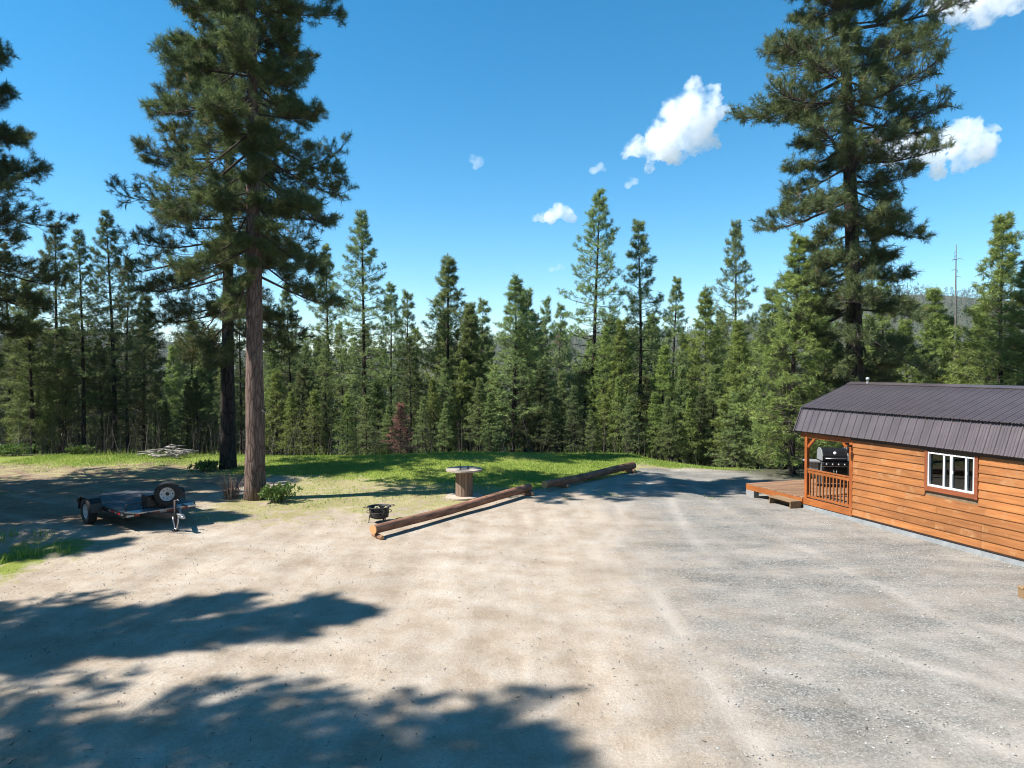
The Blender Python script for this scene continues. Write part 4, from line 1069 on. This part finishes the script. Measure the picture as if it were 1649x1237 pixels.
# ------------------------------------------------------------------ cable spool used as a table
SP = (-1.50, 21.75); g = gz(*SP)
spool = thing('cable_spool', (*SP, g), R(15), 'wooden cable spool standing on the grass as a table', 'table')
def disc(r, z0, z1, n, mt, rot):
    w = 2 * r / n
    for i in range(n):
        x0, x1 = -r + i * w + .003, -r + (i + 1) * w - .003
        k = 6; xs = [x0 + (x1 - x0) * j / k for j in range(k + 1)]
        f = lambda x: math.sqrt(max(r * r - x * x, .002))
        poly = [(x, -f(x)) for x in xs] + [(x, f(x)) for x in reversed(xs)]
        MB().prism(poly, z0, z1 + rb.uniform(-.002, .002), Matrix.Rotation(rot, 4, 'Z')).build('plank', mt, spool, .003)
disc(.58, 0, .055, 7, M['spooltop'], R(40)); disc(.575, .84, .90, 7, M['spooltop'], R(5))
for i in range(18):
    a0, a1 = 2 * math.pi * (i + .04) / 18, 2 * math.pi * (i + .96) / 18; r_in, r_out = .235, .275 + rb.uniform(-.003, .003)
    poly = [(r_in * math.cos(a0), r_in * math.sin(a0)), (r_out * math.cos(a0), r_out * math.sin(a0)), (r_out * math.cos(a1), r_out * math.sin(a1)), (r_in * math.cos(a1), r_in * math.sin(a1))]
    MB().prism(poly, .056, .839).build('stave', M['spoolwood'], spool, .003)
for i in range(4):
    a = i * math.pi / 2 + .6
    MB().tube([(.17 * math.cos(a), .17 * math.sin(a), .88), (.17 * math.cos(a), .17 * math.sin(a), 1.0 + .05 * (i % 2))], .012, 6).build('bolt', M['rust'], spool)
    MB().lathe([(.0, 0), (.035, 0), (.035, .012), (.0, .012)], 8, (.17 * math.cos(a), .17 * math.sin(a), .903)).build('washer', M['rust'], spool)

# ------------------------------------------------------------------ fire pit
FP = (-3.52, 18.35); g = gz(*FP)
pit = thing('fire_pit', (*FP, g), R(25), 'black round metal fire pit with cut-outs on the sandy grass', 'fire pit')
nseg, nr = 60, 8; r_ = .27; vs_ = []; fs = []
for j in range(nr + 1):
    z = .15 + .27 * j / nr; rr_ = r_ * (.90 + .10 * j / nr)
    for i in range(nseg):
        a = 2 * math.pi * i / nseg; vs_.append((rr_ * math.cos(a), rr_ * math.sin(a), z))
for j in range(nr):
    for i in range(nseg):
        cx_ = (i % 10) - 4.5; cz = j - 4.6
        if (cx_ / 2.6) ** 2 + (cz / 2.1) ** 2 < 1 and not (abs(cx_) < 1 and abs(cz) < 1): continue
        fs.append((j * nseg + i, j * nseg + (i + 1) % nseg, (j + 1) * nseg + (i + 1) % nseg, (j + 1) * nseg + i))
drum = MB().add(vs_, fs, True).build('drum', M['blackmatte'], pit); sm_ = drum.modifiers.new('sheet', 'SOLIDIFY'); sm_.thickness = .008
bl = MB().lathe([(.0, .10), (.15, .11), (.24, .16), (.245, .17), (.14, .125), (.0, .115)], 28).build('bowl', M['blackmatte'], pit)
MB().lathe([(.265, .415), (.32, .42), (.32, .43), (.265, .43), (.265, .415)], 36).build('rim', M['blackmatte'], pit)
for i in range(3):
    a = i * 2.094 + .9; ca, sa = math.cos(a), math.sin(a)
    MB().bar((.25 * ca, .25 * sa, .2), (.275 * ca, .275 * sa, -.01), .03, .02).build('leg', M['blackmatte'], pit)
MB().tube([(.325 * math.cos(2 * math.pi * i / 40), .325 * math.sin(2 * math.pi * i / 40), .30) for i in range(40)], .009, 6, closed=True).build('foot_rail', M['rust'], pit)
for s in (-1, 1):
    MB().tube([(s * .31, -.09, .42), (s * .40, -.06, .43), (s * .42, 0, .43), (s * .40, .06, .43), (s * .31, .09, .42)], .009, 6).build('handle', M['rust'], pit)
rg_ = MB(); rg_.tube([(.15 * math.cos(2 * math.pi * i / 32), .15 * math.sin(2 * math.pi * i / 32), .012) for i in range(32)], .011, 6, closed=True)
ro = rg_.build('metal_ring', M['rust']); q = on_plane(646, 836); ro.location = (q.x, q.y, gz(q.x, q.y)); tag(ro, 'thin metal ring lying on the dirt right of the fire pit', 'ring')

# ------------------------------------------------------------------ flatbed trailer (local x = towards its tongue)
TC = (-10.2, 18.85); TD = Vector((.76, -.65, 0)); g = gz(*TC)
tr = thing('flatbed_trailer', (*TC, 0), math.atan2(TD.y, TD.x), 'black flatbed utility trailer with dark plank deck parked in the shade', 'trailer')
HW, X0, X1, DZ = .88, -1.75, 1.45, .50
for y_ in (-HW, HW):
    MB().box(X0, X1, y_ - .03, y_ + .03, DZ - .13, DZ - .003).build('side_rail', M['black'], tr, .006)
for x_ in (X0, X1 - .06):
    MB().box(x_, x_ + .06, -HW - .03, HW + .03, DZ - .16, DZ - .002).build('cross_rail', M['black'], tr, .006)
for i in range(4): MB().box(X0 + .5 + i * .62, X0 + .56 + i * .62, -HW + .04, HW - .04, DZ - .11, DZ - .045).build('cross_member', M['black'], tr)
nb = 9; bw = (2 * HW - .02) / nb
for i in range(nb):
    y0 = -HW + .01 + i * bw
    MB().box(X0 + .01, X1 - .01, y0, y0 + bw - .008, DZ - .04, DZ + rb.uniform(0, .004)).build('plank', M['trailerdeck'], tr, .003)
# tapered silver front edge plate with reflectors
MB().add([(X1, -HW, DZ), (X1 + .22, -HW + .25, DZ - .03), (X1 + .22, HW - .25, DZ - .03), (X1, HW, DZ), (X1, -HW, DZ - .03), (X1 + .22, -HW + .25, DZ - .06), (X1 + .22, HW - .25, DZ - .06), (X1, HW, DZ - .03)], [(0, 1, 2, 3), (7, 6, 5, 4), (0, 4, 5, 1), (1, 5, 6, 2), (2, 6, 7, 3)]).build('front_plate', M['steel'], tr)
for i in range(8):
    MB().box(X1 + .003, X1 + .008, -HW + .06 + i * .2, -HW + .24 + i * .2, DZ - .15, DZ - .10).build('reflector_strip', M['red'] if i % 2 else M['wheelwhite'], tr)
for i in range(5):
    MB().box(X1 - .9 + i * .2, X1 - .75 + i * .2, -HW - .036, -HW - .031, DZ - .09, DZ - .045).build('reflector_strip', M['red'] if i % 2 else M['steel'], tr)
tyre_p = [(.20, -.10), (.30, -.115), (.345, -.10), (.36, -.05), (.36, .05), (.345, .10), (.30, .115), (.20, .10), (.20, -.10)]
rim_p = [(.0, -.03), (.09, -.03), (.11, -.055), (.17, -.04), (.185, -.085), (.205, -.09), (.205, .09), (.185, .085), (.17, -.02), (.0, -.015)]
tyre_m = MB().lathe(tyre_p, 36).mesh('tyre'); rim_m = MB().lathe(rim_p, 28).mesh('rim')
hub_m = MB().lathe([(.0, .02), (.045, .02), (.05, -.03), (.04, -.055), (.0, -.06)], 16).mesh('hub')
nut_m = MB().lathe([(.012, -.03), (.012, -.052), (.0, -.052)], 6).mesh('nut')
hole_m = MB().lathe([(.022, -.0485), (.0, -.0495)], 10).mesh('hole')
def wheel(name, loc, rot, parent, sc=1.0, rimmat='wheelwhite'):
    w = link(name, tyre_m, M['rubber'], parent); w.location = loc; w.rotation_euler = rot; w.scale = (sc, sc, sc)
    r = link('rim', rim_m, None, w)
    if not rim_m.materials: rim_m.materials.append(M['wheelwhite'])
    link('hub', hub_m, M['blackmatte'], w)
    for i in range(6):
        n_ = link('nut', nut_m, M['steel'], w); n_.location = (.075 * math.cos(i * 1.047), .075 * math.sin(i * 1.047), 0)
    for i in range(8):
        h_ = link('hole', hole_m, M['blackmatte'], w); h_.location = (.135 * math.cos(i * .785), .135 * math.sin(i * .785), .0)
    return w
for s in (-1, 1):
    wheel('wheel', (-.25, s * (HW + .22), .34), (R(90) if s < 0 else R(-90), 0, 0), tr, .95)
    fd = MB(); pr = [(-.46, .36), (-.43, .58), (-.30, .70), (.30, .70), (.43, .58), (.46, .36)]
    for (xa, za), (xb, zb) in zip(pr, pr[1:]):
        y0, y1 = s * (HW + .05), s * (HW + .33)
        fd.add([(xa - .25, y0, za), (xb - .25, y0, zb), (xb - .25, y1, zb), (xa - .25, y1, za), (xa - .25, y0, za - .012), (xb - .25, y0, zb - .012), (xb - .25, y1, zb - .012), (xa - .25, y1, za - .012)], [(0, 1, 2, 3), (7, 6, 5, 4), (0, 4, 5, 1), (2, 6, 7, 3)])
    fd.build('fender', M['black'], tr)
MB().tube([(-.25, -HW - .2, .34), (-.25, HW + .2, .34)], .035, 8).build('axle', M['rust'], tr)
# tongue, coupler, jack, chain
CX = X1 + 1.15
for s in (-1, 1): MB().bar((X1 - .3, s * .6, DZ - .11), (CX - .1, s * .05, DZ - .09), .06, .10).build('tongue_beam', M['black'], tr)
MB().box(CX - .12, CX + .14, -.045, .045, DZ - .13, DZ - .03).build('coupler', M['steel'], tr, .012)
MB().lathe([(.0, .02), (.05, .02), (.055, -.03), (.04, -.05), (.0, -.05)], 14, (CX + .16, 0, DZ - .08)).build('coupler_ball_cup', M['steel'], tr)
jk = MB().tube([(CX - .28, 0, .03), (CX - .28, 0, .78)], .032, 10).build('jack', M['rust'], tr)
MB().tube([(CX - .28, 0, .76), (CX - .16, 0, .80), (CX - .08, 0, .80)], .010, 6).build('crank', M['steel'], jk)
MB().lathe([(.0, 0), (.08, 0), (.08, .02), (.035, .04)], 12, (CX - .28, 0, .0)).build('foot', M['rust'], jk)
ch = MB(); cp = [(CX - .05 + .10 * math.sin(t * .5), -.10, DZ - .08 - .34 * math.sin(math.pi * t / 9)) for t in range(10)]
cp = [(CX - .15 + .035 * t, -.11 - .01 * (t % 2), DZ - .10 - .30 * math.sin(math.pi * t / 9)) for t in range(10)]
ch.tube(cp, .016, 6); ch.build('safety_chain', M['steel'], tr)
# tool box and spare
tb = MB().box(X1 - .42, X1 - .04, -.30, .42, DZ + .006, DZ + .30).build('tool_box', M['black'], tr, .012)
MB().box(X1 - .43, X1 - .03, -.31, .43, DZ + .302, DZ + .325).build('lid', M['black'], tb, .008)
MB().box(X1 - .025, X1 - .012, .02, .10, DZ + .20, DZ + .28).build('latch', M['steel'], tb)
MB().box(X1 - .06, X1 - .0, -.05, .05, DZ, DZ + .2).build('spare_bracket', M['black'], tr)
loc_sp = (X1 + .16, .12, DZ + .34)
# the spare leans facing outwards over the tongue
wheel('spare_wheel', loc_sp, (R(90), 0, R(240)), tr, .88)
MB().bar((X1 + .02, .12, DZ - .05), (X1 + .05, .12, DZ + .40), .05, .05).build('spare_post', M['black'], tr)
MB().box(X1 + .1, X1 + .45, .50, .72, DZ - .04, DZ + .02).build('step_plate', M['steel'], tr, .005)
rk = MB(); rk.tube([(X1 - .02, -HW + .06, DZ), (X1 - .02, -HW + .06, DZ + .16), (X1 - .02, -.40, DZ + .16), (X1 - .02, -.40, DZ)], .016, 6); rk.build('front_rail', M['black'], tr)

# ------------------------------------------------------------------ shrubs
M['drytwig'] = simple('dry_brown_twigs', (.26, .17, .12), .9, 0, .4, 6, 0)
def shrub(name, px, d, w, h, n, leaf, label, K=5, size=.10, stems=14, seed=0, pos=None):
    if pos is None: x, y, z = base_at(px, d)
    else: x, y = pos; z = gz(x, y)
    t = thing(name, (x, y, z), 0, label, 'shrub', 'shrubs'); rng = np.random.default_rng(seed + int(px)); r2 = random.Random(seed + int(px))
    s = MB()
    for i in range(stems):
        a = r2.uniform(0, 6.28); q = r2.uniform(.05, 1.0)
        b0 = r2.uniform(0, w * .22)
        s.tube([(math.cos(a) * b0, math.sin(a) * b0, -.05), (math.cos(a) * w * .3 * q, math.sin(a) * w * .3 * q, h * .5), (math.cos(a) * w * .5 * q, math.sin(a) * w * .5 * q, h * r2.uniform(.55, 1))], [.008, .005, .002] if not n else [.012, .008, .003], 4, caps=False)
    s.build('stem', M['limb'] if n else M['drytwig'], t)
    if n:
        u = unit(rng.normal(size=(n, 3))) * rng.uniform(.1, 1, (n, 1)) ** .6
        lob = .55 + .75 * vnoise(np.arctan2(u[:, 1], u[:, 0]) * 1.3 + seed + px, u[:, 2] * 1.6 + 4, 3); u = u * lob[:, None]
        P = u * np.array([w / 2, w / 2, h / 2]) + np.array([0, 0, h * .52]); D = unit(u + np.array([0, 0, .5]))
        me = tufts_mesh('foliage', P, D, rng.uniform(.7, 1.3, n) * size, K, .30, rng, .8)
        f = link('foliage', me, M[leaf], t); f['kind'] = 'stuff'
    return t
shrub('shrub', 430, 21, 1.15, .58, 320, 'shrub', 'leafy green shrub at the foot of the reddish-barked pine', pos=(-7.15, 21.1))
shrub('shrub', 385, 22, 1.3, .85, 0, 'needlered', 'bare brown twiggy shrub left of the foot of the reddish-barked pine', stems=85, pos=(-8.75, 21.6))
shrub('shrub', 352, 27, 1.3, .4, 260, 'shrub', 'dark low shrub at the foot of the blackish trunk', pos=(-12.2, 27.6))
rs = random.Random(12)
for i, (px, d, w, h) in enumerate([(12, 32.4, 2.0, .6), (128, 33.5, 1.3, .4)]):
    shrub('shrub', px, d, w, h, 260, 'shrub', ['low green shrub at the far left forest edge', 'low green shrub under the middle pointed pine on the left'][i], K=5, size=.11)

M['palewood'] = simple('weathered_branch', (.30, .27, .245), .9, 0, .35, 6, .3)
# pile of cut grey brush at the left crest
bx_, by_ = base_at(270, 31.6)[:2]
bp_ = thing('brush_pile', (bx_, by_, gz(bx_, by_)), 0, 'low pile of pale grey cut branches at the forest edge', 'brush pile'); r2 = random.Random(6)
for i in range(38):
    a = r2.uniform(-.5, .5) + (math.pi if i % 2 else 0); L_ = r2.uniform(.4, 1.2); x_ = r2.uniform(-.75, .75); y_ = r2.uniform(-.5, .5); z_ = r2.uniform(.05, .55) * (1 - abs(x_) / 1.6)
    MB().tube([(x_ - math.cos(a) * L_ / 2, y_ - math.sin(a) * L_ / 2, z_ + r2.uniform(-.1, .15)), (x_, y_, z_ + .04), (x_ + math.cos(a) * L_ / 2, y_ + math.sin(a) * L_ / 2, z_ + r2.uniform(-.1, .15))], [.03, .024, .01], 5).build('branch', M['palewood'], bp_)

# ------------------------------------------------------------------ grass, pebbles, undergrowth
rng = np.random.default_rng(9)
def blades(name, n, box, dens, hmin, hmax, wid, label, tmean, leaf='grass'):
    x = rng.uniform(box[0], box[1], n); y = rng.uniform(box[2], box[3], n)
    keep = rng.uniform(0, 1, n) < dens(x, y); x, y = x[keep], y[keep]; k = len(x)
    z = terrain(x, y); a = rng.uniform(0, 6.283, k); h = rng.uniform(hmin, hmax, k); w = wid * rng.uniform(.6, 1.3, k)
    lx, ly = rng.normal(0, .35, k) * h, rng.normal(0, .35, k) * h
    v = np.stack([np.stack([x - np.cos(a) * w, y - np.sin(a) * w, z - .005], -1), np.stack([x + np.cos(a) * w, y + np.sin(a) * w, z - .005], -1), np.stack([x + lx, y + ly, z + h], -1)], 1).reshape(-1, 3)
    pt = fbm(x / 1.5, y / 1.5, 31); t = np.clip(tmean + (pt - .47) * 1.2 + rng.normal(0, .16, k), 0, 1)
    me = np_mesh(name, v, np.arange(len(v)), 3, {'tint': np.repeat(t, 3)})
    tag(link(name, me, M[leaf]), label, 'grass', None, 'stuff')
zl = lambda x, y: np.clip(zones(x, y)[0] * 1.2 - .1 + (fbm(x / .8, y / .8, 41) - .5), 0, 1)
zd = lambda x, y: np.clip(zones(x, y)[1] * .9 - .45 + 1.7 * (fbm(x / .7, y / .7, 43) - .5), 0, 1) * .55
blades('lawn_grass', 190000, (-22, 11, 21.5, 34), zl, .035, .085, .010, 'short lush green lawn on the crest before the forest', .40)
blades('sparse_grass', 120000, (-14, 2, 11, 27), zd, .03, .09, .009, 'thin dry grass on the sandy ground around the fire pit and bank', .6)
blades('tall_weeds', 7000, (-30, 12, 31.2, 36), lambda x, y: sstep(31.2, 33, y) * np.clip(4 * (fbm(x / 2, y / 2, 57) - .4), 0, 1), .08, .32, .013, 'taller weeds along the foot of the forest', .5)
blades('bank_grass', 5000, (-12.6, -9.6, 12, 17.2), lambda x, y: np.clip((fbm(x / .9, y / .9, 51) - .5) * 5, 0, 1), .08, .28, .014, 'tufts of fresh grass on the left bank', .35)

def stones(name, n, box, dens, smin, smax, label, mt):
    x = rng.uniform(box[0], box[1], n); y = box[2] + (box[3] - box[2]) * rng.uniform(0, 1, n) ** 1.4
    keep = rng.uniform(0, 1, n) < dens(x, y); x, y = x[keep], y[keep]; k = len(x)
    s = smin + (smax - smin) * rng.uniform(0, 1, k) ** 3; z = terrain(x, y)
    o = np.array([[1, 0, 0], [0, 1, 0], [-1, 0, 0], [0, -1, 0], [0, 0, 1], [0, 0, -1]], float)
    v = o[None] * s[:, None, None] * rng.uniform(.6, 1.2, (k, 6, 1)); v[:, :, 2] *= .65
    a = rng.uniform(0, 6.283, k); ca, sa = np.cos(a)[:, None], np.sin(a)[:, None]
    vx, vy = v[:, :, 0] * ca - v[:, :, 1] * sa, v[:, :, 0] * sa + v[:, :, 1] * ca
    V = np.stack([vx + x[:, None], vy + y[:, None], v[:, :, 2] + z[:, None] + s[:, None] * .15], -1).reshape(-1, 3)
    f = np.array([[0, 1, 4], [1, 2, 4], [2, 3, 4], [3, 0, 4], [1, 0, 5], [2, 1, 5], [3, 2, 5], [0, 3, 5]])
    F_ = (f[None] + (np.arange(k) * 6)[:, None, None]).reshape(-1)
    me = np_mesh(name, V, F_, 3, {'tint': np.repeat(rng.uniform(0, 1, k), 6)})
    tag(link(name, me, mt), label, 'gravel', None, 'stuff')
def stone_mat():
    m, N, L, b = mat('loose_stone'); a = N.new('ShaderNodeAttribute'); a.attribute_name = 'tint'
    r = ramp(N, [(0, (.12, .115, .11)), (.5, (.27, .26, .24)), (.85, (.30, .285, .255)), (1, (.38, .365, .34))]); L.new(a.outputs['Fac'], r.inputs[0]); L.new(r.outputs[0], b.inputs['Base Color']); b.inputs['Roughness'].default_value = .9; return m
M['stone'] = stone_mat()
stones('gravel_stones', 30000, (-1, 13, 6.2, 21), lambda x, y: np.clip(zones(x, y)[2], 0, 1) * np.clip(.25 + 2.4 * (fbm(x / 1.6, y / 1.6, 61) - .42), .05, 1) * ((x - 8.5) < .334 * (20.2 - y)), .008, .024, 'loose grey gravel scattered before the cabin', M['stone'])
stones('yard_pebbles', 9000, (-12, 4, 6.2, 22), lambda x, y: .5 + 0 * x, .006, .020, 'few small pebbles scattered over the sandy yard', M['stone'])

# leafless saplings and dead twigs on the forest floor
M['twig'] = simple('brown_twigs', (.085, .07, .058), .9, 0, .35, 6, 0)
def undergrowth(n):
    px = rng.uniform(-120, 1330, n); d = 32.5 + 22 * rng.uniform(0, 1, n) ** 1.5
    x = (px - 824.5) / F * d; z = terrain(x, d); h = rng.uniform(.6, 2.6, n); V = []; a = rng.uniform(0, 6.283, n)
    lean = rng.normal(0, .16, (n, 2)) * h[:, None]; w = rng.uniform(.008, .020, n)
    b0 = np.stack([x, d, z], -1); t0 = b0 + np.stack([lean[:, 0], lean[:, 1], h], -1)
    s = np.stack([np.cos(a), np.sin(a), 0 * a], -1) * w[:, None]
    tri = [np.stack([b0 - s, b0 + s, t0], 1)]
    for q in range(7):
        u = rng.uniform(.25, .95, n)[:, None]; p = b0 + (t0 - b0) * u
        e = p + rng.normal(0, .30, (n, 3)) * (1.1 - u) * h[:, None] * .8 + np.array([0, 0, .05])
        tri.append(np.stack([p - s * .35, p + s * .35, e], 1))
    V = np.concatenate(tri, 0).reshape(-1, 3)
    me = np_mesh('undergrowth', V, np.arange(len(V)), 3)
    tag(link('undergrowth', me, M['twig']), 'tangle of leafless grey saplings and twigs on the forest floor', 'undergrowth', None, 'stuff')
undergrowth(1500)

# fallen needles, twigs and small cones on the yard
def litter(n):
    x = rng.uniform(-16, 9, n); y = 6 + 18 * rng.uniform(0, 1, n) ** 1.3; keep = rng.uniform(0, 1, n) < np.clip(.25 + .10 * (-x) + 1.2 * (fbm(x / 1.4, y / 1.4, 81) - .5), .05, 1); x, y = x[keep], y[keep]; k = len(x)
    a = rng.uniform(0, 6.283, k); L_ = rng.uniform(.02, .11, k); w = rng.uniform(.003, .010, k); z = terrain(x, y) + .006
    dx, dy = np.cos(a) * L_, np.sin(a) * L_; ox, oy = -np.sin(a) * w, np.cos(a) * w; up = rng.uniform(.004, .03, k)
    v = np.stack([np.stack([x - ox, y - oy, z], -1), np.stack([x + ox, y + oy, z], -1), np.stack([x + dx, y + dy, z + up], -1)], 1).reshape(-1, 3)
    tag(link('needle_litter', np_mesh('needle_litter', v, np.arange(len(v)), 3), M['twig']), 'fallen needles and twigs strewn over the sandy yard', 'litter', None, 'stuff')
litter(6000)

# ------------------------------------------------------------------ the air
hz = MB().box(-2800, 2800, -350, 2900, -40, 290).build('haze', None); hz['kind'] = 'stuff'
tag(hz, 'thin pale haze over the valley and hills', 'haze')
hm = bpy.data.materials.new('haze_air'); hm.use_nodes = True; hN = hm.node_tree.nodes; hN.remove(hN['Principled BSDF'])
pv = hN.new('ShaderNodeVolumePrincipled'); pv.inputs['Color'].default_value = (.80, .90, 1, 1); pv.inputs['Density'].default_value = .00007
hm.node_tree.links.new(pv.outputs[0], hN['Material Output'].inputs['Volume']); hz.data.materials.append(hm)
